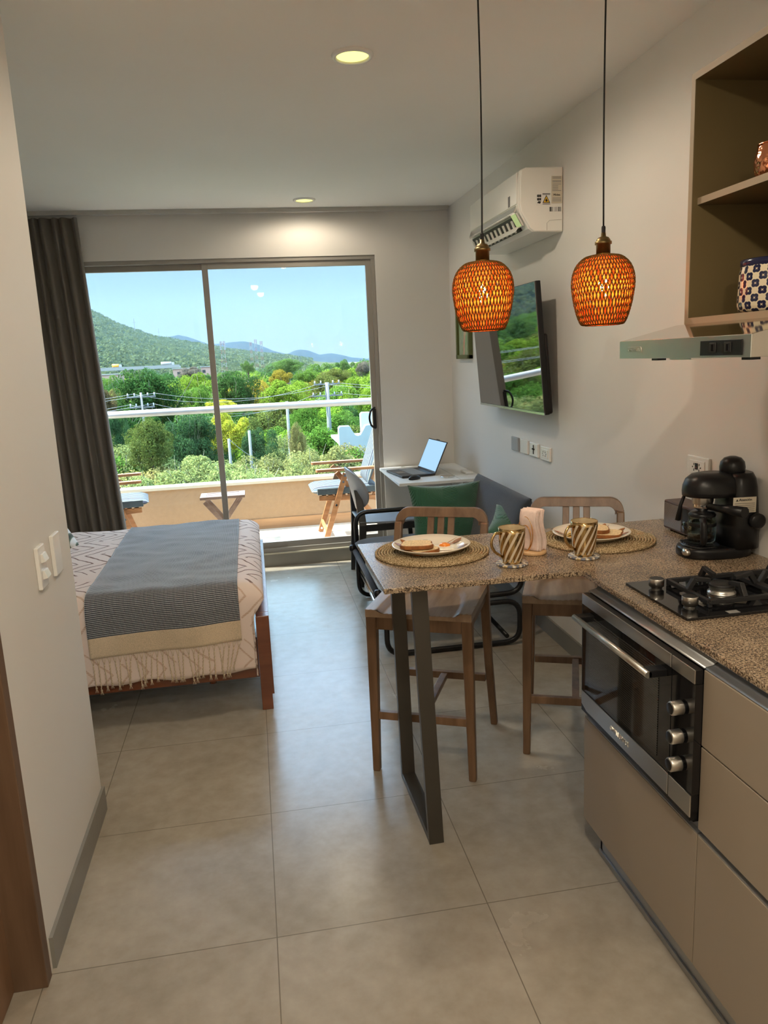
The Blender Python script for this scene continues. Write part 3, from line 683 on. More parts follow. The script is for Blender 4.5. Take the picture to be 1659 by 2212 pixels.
# base cabinets
ca = thing('base_cabinet', 'taupe base cabinet under the built-in oven at the end of the kitchen run', 'cabinet', (1.27, -.13, 0))
g = G(); g.box(1.0, XR-.002, .157, .175, .10, .8715); g.box(.992, XR-.002, -.44, -.424, .10, .45); g.box(.992, XR-.002, -.424, .157, .10, .118); g.box(.992, XR-.002, -.424, .157, .455, .472)
obj('carcass', g, 'cab', ca)
obj('door', G().box(.970, .990, -.434, .173, .108, .448), 'cab', ca, bevel=.0012)
obj('channel_profile', G().box(.984, .992, -.434, .173, .450, .476).box(.972, .992, -.434, .173, .4485, .452), 'gola', ca)
obj('top_profile', G().prism([(1.010, .8715), (1.002, .8630), (.992, .8575), (.978, .8555), (.9725, .8535), (.9725, .8515), (1.014, .8515), (1.014, .8715)], 'y', -.434, .156, smooth=True), 'gola', ca)
cb = thing('base_cabinet', 'taupe drawer cabinet at the right edge beside the oven', 'cabinet', (1.27, -.8, 0))
g = G(); g.box(.992, XR-.002, -1.24, -.442, .10, .12); g.box(1.014, XR-.002, -1.26, -1.24, .10, .869); obj('carcass', g, 'cab', cb)
for z0, z1 in ((.672, .8505), (.466, .668), (.108, .448)):
    obj('drawer', G().box(.970, .990, -1.24, -.4375, z0, z1), 'cab', cb, bevel=.0012)
obj('channel_profile', G().box(.984, .992, -1.24, -.4375, .450, .466).box(.972, .992, -1.24, -.4375, .4485, .452), 'gola', cb)
obj('top_profile', G().prism([(1.010, .8715), (1.002, .8630), (.992, .8575), (.978, .8555), (.9725, .8535), (.9725, .8515), (1.014, .8515), (1.014, .8715)], 'y', -1.24, -.4375, smooth=True), 'gola', cb)
g = G(); g.box(1.010, 1.022, -1.26, .135, 0, .105); g.box(1.004, 1.010, -1.26, .135, 0, .018); g.box(1.010, 1.5, .123, .135, 0, .10)
setp(obj('plinth', g, 'gola', bevel=.001), 'brushed aluminium plinth strip along the foot of the cabinets', 'plinth')

# oven
ov = thing('oven', 'built-in stainless and black glass oven below the gas hob', 'oven', (1.2, -.15, .5))
X0 = .945
obj('housing', G().box(.966, 1.50, -.423, .156, .474, .846), 'black', ov)
obj('side_frame', G().box(.950, .9695, -.4335, .150, .486, .850), 'black', ov)
obj('top_strip', G().box(X0, X0+.003, -.345, .140, .822, .854), 'steel', ov, bevel=.001)
obj('top_strip', G().box(X0, X0+.003, -.442, -.349, .822, .854), 'steel', ov, bevel=.001)
g = G(); g.prism([(.140, .554), (-.345, .554), (-.345, .500), (.105, .500), (.140, .512)], 'x', X0, X0+.003); bs = obj('bottom_strip', g, 'steel', ov, bevel=.001)
obj('bottom_strip', G().box(X0, X0+.003, -.442, -.349, .500, .554), 'steel', ov, bevel=.001)
obj('front_frame', G().box(X0+.0032, .9655, -.441, .139, .512, .555).box(X0+.0032, .9655, -.441, .139, .821, .852), 'black', ov)
dr = obj('door', G().box(X0+.003, .966, -.345, .140, .556, .820), 'black_gloss', ov)
obj('window', G().box(X0+.0015, X0+.0035, -.290, .095, .570, .800), 'oven_glass', dr)
obj('control_panel', G().box(X0+.003, .966, -.442, -.349, .556, .820), 'black_gloss', ov)
hd = obj('handle', G().cyl((.902, .095, .800), (.902, -.325, .800), .0085, n=18), 'steel_bright', dr)
for y in (.080, -.310): obj('handle_post', G().beam((X0+.004, y, .800), (.902, y, .800), .030, .018, side=(0, 1, 0)), 'black', hd, bevel=.002)
for z in (.748, .678, .610):
    kb = obj('knob', G().lathe([(.0165, 0), (.0165, .024), (.0145, .027), (0, .027)], (X0-.002, -.397, z), 28, (-1, 0, 0)), 'steel', ov)
    obj('knob_face', G().lathe([(.0132, .0275), (.0125, .0285), (0, .0285)], (X0-.002, -.397, z), 28, (-1, 0, 0)), 'black', kb)
    obj('knob_base', G().lathe([(.012, -.006), (.012, .004)], (X0-.002, -.397, z), 20, (-1, 0, 0)), 'black', kb)
FW = facing((0, -1, 0), (0, 0, 1))
text('lettering', 'CHALLENGER', .020, 'steel', bs, (X0-.0008, -.100, .526), FW, .0008, sx=.85)

# gas hob
hob = thing('gas_hob', 'black glass gas hob with cast iron grates set into the granite', 'hob', (1.28, -.09, .89))
obj('glass_plate', G().prism(rrect(1.040, 1.560, -.250, .066, .006), 'z', .8905, .8975), 'black_gloss', hob, bevel=.001)
for y in (-.008, -.172):
    kb = obj('knob', G().lathe([(.015, 0), (.015, .005), (.0200, .007), (.0200, .026), (.0190, .028)], (1.094, y, .898), 32), 'steel', hob)
    obj('knob_top', G().lathe([(.0190, .0275), (0, .0275)], (1.094, y, .898), 32), 'black', kb)
for bx, br in ((1.232, .034), (1.440, .044)):
    bn = obj('burner', G().lathe([(br*1.05, 0), (br*1.05, .004), (br*.92, .005), (br*.92, .016), (br*.98, .018), (br*.98, .021)], (bx, -.095, .898), 40), 'brass_light' if False else 'steel_bright', hob)
    obj('burner_cap', G().lathe([(br*.95, .021), (br*.97, .024), (br*.85, .028), (0, .030)], (bx, -.095, .898), 40), 'black_matte', bn)
    g = G(); R0 = .088
    for (ax, ay, cx_, cy_) in ((-1, -1, 1, -1), (1, -1, 1, 1), (1, 1, -1, 1), (-1, 1, -1, -1)):
        g.beam((bx+ax*.098, -.095+ay*.098, .912), (bx+cx_*.098, -.095+cy_*.098, .912), .011, .012)
    for ax, ay in ((1, 0), (-1, 0), (0, 1), (0, -1)):
        g.beam((bx+ax*.098, -.095+ay*.098, .915), (bx+ax*.080, -.095+ay*.080, .944), .013, .013)
        g.beam((bx+ax*.086, -.095+ay*.086, .944), (bx+ax*.036, -.095+ay*.036, .936), .012, .011)
    for ax in (-1, 1):
        for ay in (-1, 1): g.beam((bx+ax*.096, -.095+ay*.096, .898), (bx+ax*.096, -.095+ay*.096, .914), .011, .011)
    obj('grate', g, 'black_matte', hob, bevel=.0015)
obj('maker_plate', G().box(1.155, 1.185, -.246, -.228, .8976, .8981), 'ink_grey', hob)

# range hood
hood = thing('range_hood', 'slim stainless range hood under the open wall cabinet', 'range hood', (1.34, -.06, 1.52))
g = G(); g.prism([(1.102, 1.514), (1.573, 1.514), (1.573, 1.6015), (1.275, 1.6015), (1.102, 1.563)], 'y', -.358, .240); obj('body', g, 'steel_mirror', hood, bevel=.0008)
obj('front_panel', G().box(1.0995, 1.102, -.358, .240, 1.514, 1.563), 'steel_bright', hood, bevel=.0008)
cp = obj('control_panel', G().box(1.0965, 1.100, -.330, -.172, 1.519, 1.553), 'black', hood, bevel=.001)
for y in (-.225, -.282):
    k = obj('button', G().box(1.094, 1.0966, y-.012, y+.012, 1.526, 1.548), 'dark', cp, bevel=.001)
    obj('rocker', G().box(1.0925, 1.0942, y-.008, y+.003, 1.529, 1.545), 'black_gloss', k, bevel=.001)
bd = obj('badge', G().prism(rrect(.112, .192, 1.530, 1.546, .006), 'x', 1.0975, 1.100), 'steel', hood, bevel=.001)
text('lettering', 'CHALLENGER', .0125, 'steel_bright', bd, (1.0972, .152, 1.538), FW, .0006, sx=.85)
g = G(); g.box(1.13, 1.50, -.08, .02, 1.509, 1.514); obj('lamp_cover', g, 'steel_bright', hood)
for y in (.07, -.32): obj('latch', G().box(1.115, 1.14, y-.015, y+.015, 1.508, 1.514), 'black', hood)

# open wall cabinet
wc = thing('wall_cabinet', 'open taupe wall cabinet with one middle shelf above the hood', 'cabinet', (1.44, -.1, 1.6))
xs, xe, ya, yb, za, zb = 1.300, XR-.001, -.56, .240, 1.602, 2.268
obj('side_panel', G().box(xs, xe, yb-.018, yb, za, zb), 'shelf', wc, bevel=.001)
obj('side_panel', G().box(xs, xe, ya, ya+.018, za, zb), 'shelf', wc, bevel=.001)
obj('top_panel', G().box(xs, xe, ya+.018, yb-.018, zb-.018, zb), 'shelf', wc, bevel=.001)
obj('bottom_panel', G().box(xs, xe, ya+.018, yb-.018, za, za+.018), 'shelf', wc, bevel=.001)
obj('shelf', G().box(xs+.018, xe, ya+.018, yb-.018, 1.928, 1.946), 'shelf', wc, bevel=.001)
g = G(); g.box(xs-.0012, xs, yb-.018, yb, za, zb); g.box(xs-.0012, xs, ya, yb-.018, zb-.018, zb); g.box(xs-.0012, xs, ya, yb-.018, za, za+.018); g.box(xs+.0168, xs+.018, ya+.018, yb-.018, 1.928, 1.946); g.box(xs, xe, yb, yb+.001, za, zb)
obj('edge_strips', g, 'pale_edge', wc)
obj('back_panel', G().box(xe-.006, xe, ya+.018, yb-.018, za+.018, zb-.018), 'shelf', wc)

def can_prof(): return [(0, .001), (.078, .001), (.088, .005), (.093, .020), (.090, .10), (.086, .118)]
cn = thing('patterned_canister', 'round canister with navy flower pattern on the lower open shelf', 'canister', (1.420, .010, 1.6205))
obj('body', G().lathe(can_prof(), n=56), 'canister', cn, local=True)
obj('rim', G().lathe([(.086, .118), (.088, .122), (.088, .134), (.084, .136), (.070, .136), (.068, .13), (0, .13)], n=56), 'navy', cn, local=True)
cm = thing('copper_mug', 'hammered copper mug on the middle shelf', 'mug', (1.410, .030, 1.9465))
obj('body', G().lathe([(0, .001), (.030, .001), (.040, .008), (.047, .030), (.048, .052), (.042, .085), (.040, .092), (.037, .092), (.039, .083), (.044, .05), (.040, .012), (0, .008)], n=48), 'copper', cm, local=True)
obj('rim', G().tube([(.0395*math.cos(a), .0395*math.sin(a), .0925) for a in [2*PI*k/36 for k in range(36)]], .002, 8, True), 'copper', cm, local=True)
obj('handle', G().tube(fillet([(0, -.040, .075), (0, -.075, .07), (0, -.075, .03), (0, -.044, .02)], .02), .005, 8), 'copper', cm, local=True)

# ------------------------------------------------------------------ espresso machine
em = thing('espresso_machine', 'black espresso machine with steam knob and glass carafe on the worktop', 'coffee machine', (1.455, .285, .8905), math.radians(-6))
# local frame: -X is the front
def OB(n, g, m, p, **k): return obj(n, g, m, p, local=True, **k)
def blob(cx, cy, z0, z1, prof, lx, ly, n=28, pw=2.6):
    g = G(); rings = []
    for s_, z in prof:
        ring = []
        for k in range(n):
            a = 2*PI*k/n; c, s2 = math.cos(a), math.sin(a)
            ring.append(g.bm.verts.new((cx+lx*s_*math.copysign(abs(c)**(2/pw), c), cy+ly*s_*math.copysign(abs(s2)**(2/pw), s2), z0+(z1-z0)*z)))
        rings.append(ring)
    for A, B in zip(rings, rings[1:]):
        for k in range(n): g.face([A[k], A[(k+1) % n], B[(k+1) % n], B[k]], 0, True)
    g.face(rings[0][::-1]); g.face(rings[-1]); return g
OB('base', blob(-.005, 0, 0, .034, [(.96, 0), (1, .15), (1, .7), (.96, .95), (.90, 1)], .112, .075), 'black', em)
OB('drip_tray', blob(-.050, 0, .034, .039, [(1, 0), (1, .6), (.94, 1)], .055, .060), 'black_gloss', em)
g = G()
for k in range(7): g.box(-.095, -.02, -.042+k*.014, -.038+k*.014, .0392, .0405)
OB('drip_grille', g, 'black_metal', em)
OB('front_button', blob(-.108, -.035, .012, .032, [(.8, 0), (1, .4), (.7, 1)], .012, .018), 'steel', em)
col = G(); prof_c = [(.0, 1.0), (.25, .98), (.6, .93), (.85, .80), (.96, .62), (1.0, .40)]
OB('column', blob(.064, 0, .030, .262, [(1.10, 0), (1.08, .3), (1.0, .6), (.93, .82), (.85, .93), (.70, 1)], .052, .074), 'black', em)
# brew head: dome reaching forward
g = G(); rings = []
for s_, z in [(1, 0), (1.01, .2), (.99, .45), (.90, .72), (.70, .92), (.40, 1.0)]:
    g_r = []
    for k in range(32):
        a = 2*PI*k/32; c, s2 = math.cos(a), math.sin(a)
        g_r.append(g.bm.verts.new((-.020+(.085 if c < 0 else .09)*s_*math.copysign(abs(c)**.85, c), .066*s_*math.copysign(abs(s2)**.85, s2), .192+.072*z)))
    rings.append(g_r)
for A, B in zip(rings, rings[1:]):
    for k in range(32): g.face([A[k], A[(k+1) % 32], B[(k+1) % 32], B[k]], 0, True)
g.face(rings[0][::-1]); g.face(rings[-1]); OB('brew_head', g, 'black', em)
OB('boiler_cap', G().lathe([(0, .0), (.034, .0), (.037, .004), (.038, .020), (.035, .036), (.025, .048), (.010, .053), (0, .053)], (.046, 0, .257), 36), 'black', em)
OB('group_collar', G().lathe([(.030, 0), (.032, .010), (.032, .030)], (-.045, 0, .165), 30), 'steel', em)
pf = OB('portafilter', G().lathe([(.012, -.016), (.016, -.014), (.028, -.004), (.029, .0), (.029, .014)], (-.045, 0, .158), 30), 'chrome', em)
OB('handle', G().cyl((-.038, -.028, .160), (.008, -.155, .164), .010, .0165, 20), 'black', pf)
OB('steam_wand', G().tube([(-.085, .035, .195), (-.095, .045, .155), (-.100, .050, .105)], [.005, .006, .009], 10), 'black', em)
OB('steam_knob', G().lathe([(.010, -.02), (.010, 0), (.024, 0), (.024, .016), (.018, .020), (0, .020)], (.085, -.078, .120), 24, (0, -1, 0)), 'black', em)
cf = OB('carafe', G().lathe([(0, .002), (.036, .002), (.041, .008), (.044, .036), (.042, .072), (.038, .089), (.036, .089), (.040, .072), (.042, .036), (.039, .010), (0, .005)], (-.045, 0, .0405), 36), 'glass_carafe' if False else M['glass_b'], em)
OB('coffee_fill', G().lathe([(0, .006), (.037, .008), (.0385, .020), (.0395, .028), (0, .028)], (-.045, 0, .0405), 30), 'coffee', cf)
OB('lid', G().lathe([(.039, .085), (.041, .091), (.034, .099), (.014, .101), (.012, .110), (0, .111)], (-.045, 0, .0405), 30), 'black', cf)
OB('band', G().lathe([(.0425, .056), (.0435, .060), (.0425, .066)], (-.045, 0, .0405), 30), 'black', cf)
OB('handle', G().tube(fillet([(-.060, -.036, .122), (-.070, -.064, .120), (-.072, -.072, .062), (-.064, -.050, .048)], .02), .0105, 10), 'black', cf)
st = OB('warning_sticker', G().box(.012, .084, -.0790, -.0780, .146, .194), 'sticker', em)
text('sticker_text', 'Atención', .011, 'ink', st, WM[em.name] @ Vector((.050, -.0797, .186)), (WM[em.name].to_3x3() @ F))
g = G()
for k in range(5): g.box(.016, .080, -.0795, -.0790, .150+k*.006, .1512+k*.006)
g.prism([(.020, .182), (.028, .182), (.024, .189)], 'y', -.0797, -.0790); OB('sticker_print', g, 'ink', st)

# ------------------------------------------------------------------ radio
rd = thing('radio', 'brown vinyl table radio with mesh grille behind the espresso machine', 'radio', (1.53, .5, .89))
obj('case', G().box(1.488, 1.572, .345, .656, .8965, 1.000), 'radio', rd, bevel=.006, seg=3)
obj('grille', G().box(1.4855, 1.4885, .535, .645, .905, .990), 'grille', rd)
obj('dial_panel', G().box(1.4855, 1.4885, .360, .530, .905, .990), 'black', rd)
obj('knob', G().lathe([(.022, 0), (.022, .012), (.018, .015), (0, .015)], (1.4855, .49, .93), 24, (-1, 0, 0)), 'black_gloss', rd)
for y in (.37, .63): obj('foot', G().cyl((1.51, y, .8905), (1.51, y, .897), .008, n=12), 'black', rd)

# ------------------------------------------------------------------ table setting
ZT = .8903
def placemat(x, y, label):
    pts = []; N = 19; R1 = .193
    turns = N; tot = N*52
    for k in range(tot+1):
        a = 2*PI*k/52; r = .004+(R1-.004)*k/tot; pts.append((r*math.cos(a), r*math.sin(a), .0045))
    g = G().tube(pts, .0056, 6, flat=.8)
    o = obj('placemat', g, 'rope', local=True); o.location = (x, y, ZT+.0004); WM[o.name] = Matrix.Translation(o.location)
    return setp(o, label, 'placemat', 'woven placemats')
placemat(.606, .604, 'round woven jute placemat on the left end of the bar')
placemat(1.195, .578, 'round woven jute placemat on the right, near the wall')
def plate_dish(x, y, label, rz):
    t = thing('dinner_plate', label, 'plate', (x, y, ZT+.0108), rz, 'dinner plates')
    obj('dish', G().lathe([(0, .0005), (.075, .0005), (.085, .002), (.110, .012), (.131, .023), (.133, .0245), (.131, .026), (.110, .0165), (.086, .007), (.070, .0045), (0, .004)], n=64), 'ceramic', t, local=True)
    g = G()
    def petal(ang, r0, r1, wd, z0, z1):
        c, s2 = math.cos(ang), math.sin(ang); K = 8; L_, R_ = [], []
        for i in range(K+1):
            tt = i/K; r = r0+(r1-r0)*tt; wq = wd*math.sin(PI*min(1, max(0, tt)))**.8+.0006; z = z0+(z1-z0)*tt
            L_.append(g.bm.verts.new((r*c-wq*s2, r*s2+wq*c, z))); R_.append(g.bm.verts.new((r*c+wq*s2, r*s2-wq*c, z)))
        for i in range(K): g.face([L_[i], L_[i+1], R_[i+1], R_[i]])
    for a in (2.35, 2.75, -.9, -.4, .35, 4.3): petal(a, .088, .126, .011, .0100, .0255)
    for a in (.2, .32, .5): petal(a, .05, .12, .0016, .0062, .0235)
    obj('painted_leaves', g, 'leaf_paint', t, local=True); return t
p1 = plate_dish(.604, .592, 'round cream plate with toast and fried egg on the left placemat', 0)
p2 = plate_dish(1.172, .575, 'round cream plate with toast and folded cheese on the right placemat', .4)
def toast(x, y, z, rz, rx, label, sc_=1.0, ry=0):
    sh = []
    for k in range(24):
        a = 2*PI*k/24; c, s2 = math.cos(a), math.sin(a)
        xx = .052*math.copysign(abs(c)**.55, c); yy = .050*math.copysign(abs(s2)**.6, s2)
        if yy > .022: xx *= 1.10
        if .0 < yy <= .022: xx *= .95
        sh.append((xx*sc_, yy*sc_))
    t = thing('toast_slice', label, 'toast', (x, y, z), rz, 'slices of toast'); t.rotation_euler = (rx, ry, rz)
    obj('crust', G().prism(sh, 'z', 0, .0125), 'crust', t, local=True, bevel=.002)
    obj('crumb', G().prism([(a*.93, b*.93) for a, b in sh], 'z', -.0004, .0131), 'crumb', t, local=True); return t
zc = ZT+.0108+.005
toast(.566, .562, zc+.001, .35, 0, 'lower slice of toast under another on the left plate')
toast(.552, .577, zc+.0155, 2.9, .03, 'upper toast slice leaning on another on the left plate')
toast(1.222, .562, zc+.001, -.5, 0, 'larger toast slice on the near right of the right plate')
toast(1.190, .590, zc+.015, 1.2, .04, 'toast slice behind the mug on the right plate')
eg = thing('fried_egg', 'sunny-side-up fried egg beside toast on the left plate', 'egg', (.652, .600, zc))
random.seed(3); pr_ = [.044+.005*math.sin(3*a*2*PI/40)+.004*math.sin(5*a*2*PI/40+1) for a in range(40)]
g = G(); v0 = g.bm.verts.new((0, 0, .006)); rs = []
for s_, z in ((.45, .006), (.8, .0045), (.95, .003), (1.0, .0005)): rs.append([g.bm.verts.new((pr_[k]*s_*math.cos(2*PI*k/40), pr_[k]*s_*math.sin(2*PI*k/40), z)) for k in range(40)])
for k in range(40):
    g.face([v0, rs[0][k], rs[0][(k+1) % 40]], 0, True)
    for A, B in zip(rs, rs[1:]): g.face([A[k], B[k], B[(k+1) % 40], A[(k+1) % 40]], 0, True)
obj('egg_white', g, 'egg_white', eg, local=True)
obj('yolk', G().lathe([(.0195, .004), (.0190, .008), (.015, .0125), (.007, .0148), (0, .0155)], (.002, .002, 0), 28), 'yolk', eg, local=True)
cs = thing('cheese_slice', 'folded yellow cheese slice on the right plate', 'cheese', (1.118, .588, zc+.002), .9)
g = G()
for k, dz in enumerate((0, .006, .012)):
    g.grid(10, 3, (lambda u, v, k=k, dz=dz: (-.045+.09*v, -.022+.044*u, .002+dz*.8+.010*math.sin(u*PI)*(1 if k else .5))))
obj('folded_sheet', g, 'cheese', cs, local=True, solid=.0018)
eg2 = thing('boiled_egg_half', 'small pale boiled egg half behind the toast on the left plate', 'egg', (.600, .652, zc), 0)
obj('half', G().lathe([(.0, .019), (.010, .018), (.018, .012), (.020, .004), (.019, 0), (0, 0)], n=24), 'egg_white', eg2, local=True)

def mug(x, y, label):
    t = thing('mug', label, 'mug', (x, y, ZT+.0065), math.radians(196), 'gold striped mugs')
    obj('body', G().lathe([(0, .0), (.029, .0), (.032, .003), (.036, .026), (.040, .062), (.0425, .096), (.0425, .112), (.0412, .1125), (.0398, .104), (.0385, .075), (.0345, .026), (.028, .008), (0, .006)], n=56), 'swirl', t, local=True)
    obj('inside_glaze', G().lathe([(.0411, .1123), (.0394, .103), (.0381, .075), (.0341, .026), (.027, .0085), (0, .0065)], n=48), 'mug_in', t, local=True)
    obj('rim', G().tube([(.0418*math.cos(2*PI*k/40), .0418*math.sin(2*PI*k/40), .1126) for k in range(40)], .0011, 6, True), 'mug_gold', t, local=True)
    obj('handle', G().tube(fillet([(.040, 0, .098), (.062, 0, .104), (.080, 0, .076), (.068, 0, .044), (.035, 0, .022)], .024), .0045, 10), 'mug_gold', t, local=True)
    return t
mug(.815, .375, 'gold and cream spiral striped mug, the left one next to the napkin holder')
mug(1.060, .385, 'gold and cream spiral striped mug, the right one before the right plate')
for x, y, lab in ((.815, .375, 'round patterned coaster under the left striped mug'), (1.060, .385, 'round patterned coaster under the right striped mug')):
    o = obj('coaster', G().lathe([(0, 0), (.048, 0), (.050, .001), (.050, .0055), (.049, .006), (0, .006)], n=48), 'coaster', local=True)
    o.location = (x, y, ZT+.0002); setp(o, lab, 'coaster', 'patterned coasters')

nh = thing('napkin_holder', 'gold wire napkin holder on a round bamboo base', 'napkin holder', (.925, .485, ZT), math.radians(-56))
obj('base', G().lathe([(0, 0), (.043, 0), (.045, .002), (.045, .009), (.043, .011), (0, .011)], n=40), 'bamboo_base', nh, local=True)
for sy in (-1, 1):
    for rr in (.047, .035):
        pts = [(-.010+rr*.62*math.sin(a)*1.0, sy*(.027), .012+rr*1.22-rr*1.22*math.cos(a)) for a in [2*PI*k/40 for k in range(40)]]
        obj('wire_loop', G().tube(pts, .0017, 8, True), 'gold', nh, local=True)
nb = None
for k in range(9):
    off = -.018+k*.0045
    def nap(u, v, off=off, k=k):
        x = -.032+.064*v; z = .013+.136*u
        return (x+.003*math.sin(k), off+.0095*math.sin(u*5.6+.5)+.0008*math.sin(v*30+k), z+.002*math.sin(k*2.1))
    g = G().grid(16, 6, nap)
    o = obj('paper_napkin', g, 'napkin', local=True, solid=.0032); o.location = nh.location; o.rotation_euler = nh.rotation_euler
    setp(o, 'pale pink wavy paper napkin standing in the gold wire holder', 'napkin', 'napkins in the holder')

# ------------------------------------------------------------------ pendant lamps
SH = [(.052, .0), (.066, .003), (.078, .028), (.088, .065), (.0945, .105), (.096, .130), (.092, .158), (.080, .184), (.058, .204), (.036, .210), (.022, .212)]
def shr(t):
    x = t*(len(SH)-1); i = min(int(x), len(SH)-2); f = x-i; p = SH[max(i-1, 0)], SH[i], SH[i+1], SH[min(i+2, len(SH)-1)]
    def cr_(a, b, c, d): return .5*((2*b)+(-a+c)*f+(2*a-5*b+4*c-d)*f*f+(-a+3*b-3*c+d)*f**3)
    return cr_(*[q[0] for q in p]), cr_(*[q[1] for q in p])
def lattice(n, twist, wd, inset, seg=30, wob=0.0):
    g = G()
    for d in (-1, 1):
        for k in range(n):
            a0 = 2*PI*k/n; prev = None; rj = random.uniform(-wob, wob)
            for i in range(seg+1):
                t = i/seg; r, z = shr(t); r = max(r-inset-(.0011 if (i+k) % 2 else 0)*(1 if d > 0 else -1), .004); a = a0+d*twist*t+rj
                w_ = wd/2/r*min(1, .55+r/.09*.5); zs = -.9*wd/2*d
                c1 = g.bm.verts.new((r*math.cos(a-w_), r*math.sin(a-w_), z-zs*.35)); c2 = g.bm.verts.new((r*math.cos(a+w_), r*math.sin(a+w_), z+zs*.35))
                if prev: g.face([prev[0], prev[1], c2, c1], 0, True)
                prev = (c1, c2)
    return g
def pendant(x, y, z0, label, cordlean):
    t = thing('pendant_lamp', label, 'pendant lamp', (x, y, z0), 0, 'woven pendant lamps')
    sh = obj('shade', lattice(54, 1.0, .0036, 0, seg=44), 'bamboo_out', t, local=True, solid=.0009)
    obj('inner_weave', lattice(46, 1.5, .0060, .006, seg=34, wob=.05), 'bamboo_in', sh, local=True)
    g = G().tube([(.0525*math.cos(2*PI*k/40), .0525*math.sin(2*PI*k/40), .0) for k in range(40)], .0022, 6, True); obj('rim', g, 'bamboo_out', sh, local=True)
    sk = obj('socket', G().lathe([(0, .205), (.0215, .205), (.0215, .241), (.0255, .242), (.0255, .250), (.0215, .251), (.0210, .255), (.016, .262), (.008, .265), (.0065, .276), (0, .276)], n=32), 'brass', t, local=True)
    obj('cord_grip', G().lathe([(.0060, .272), (.0062, .292), (.0045, .296), (0, .296)], n=14), 'cord', sk, local=True)
    L_ = H-z0
    obj('cord', G().tube([(cordlean*math.sin(PI*q/16)*.9, 0, .29+(L_-.29)*q/16) for q in range(17)], .0028, 8), 'cord', t, local=True)
    obj('bulb_neck', G().lathe([(.011, .140), (.012, .165), (.013, .205)], n=20), 'white', t, local=True)
    obj('bulb', G().lathe([(0, .085), (.010, .088), (.016, .098), (.018, .110), (.016, .125), (.011, .140)], n=24), 'bulb', t, local=True)
    return t
pendant(.790, .550, 1.618, 'woven bamboo pendant lamp on a black cord, the left one', .004)
pendant(1.150, .460, 1.618, 'woven bamboo pendant lamp on a black cord, the right one', -.003)

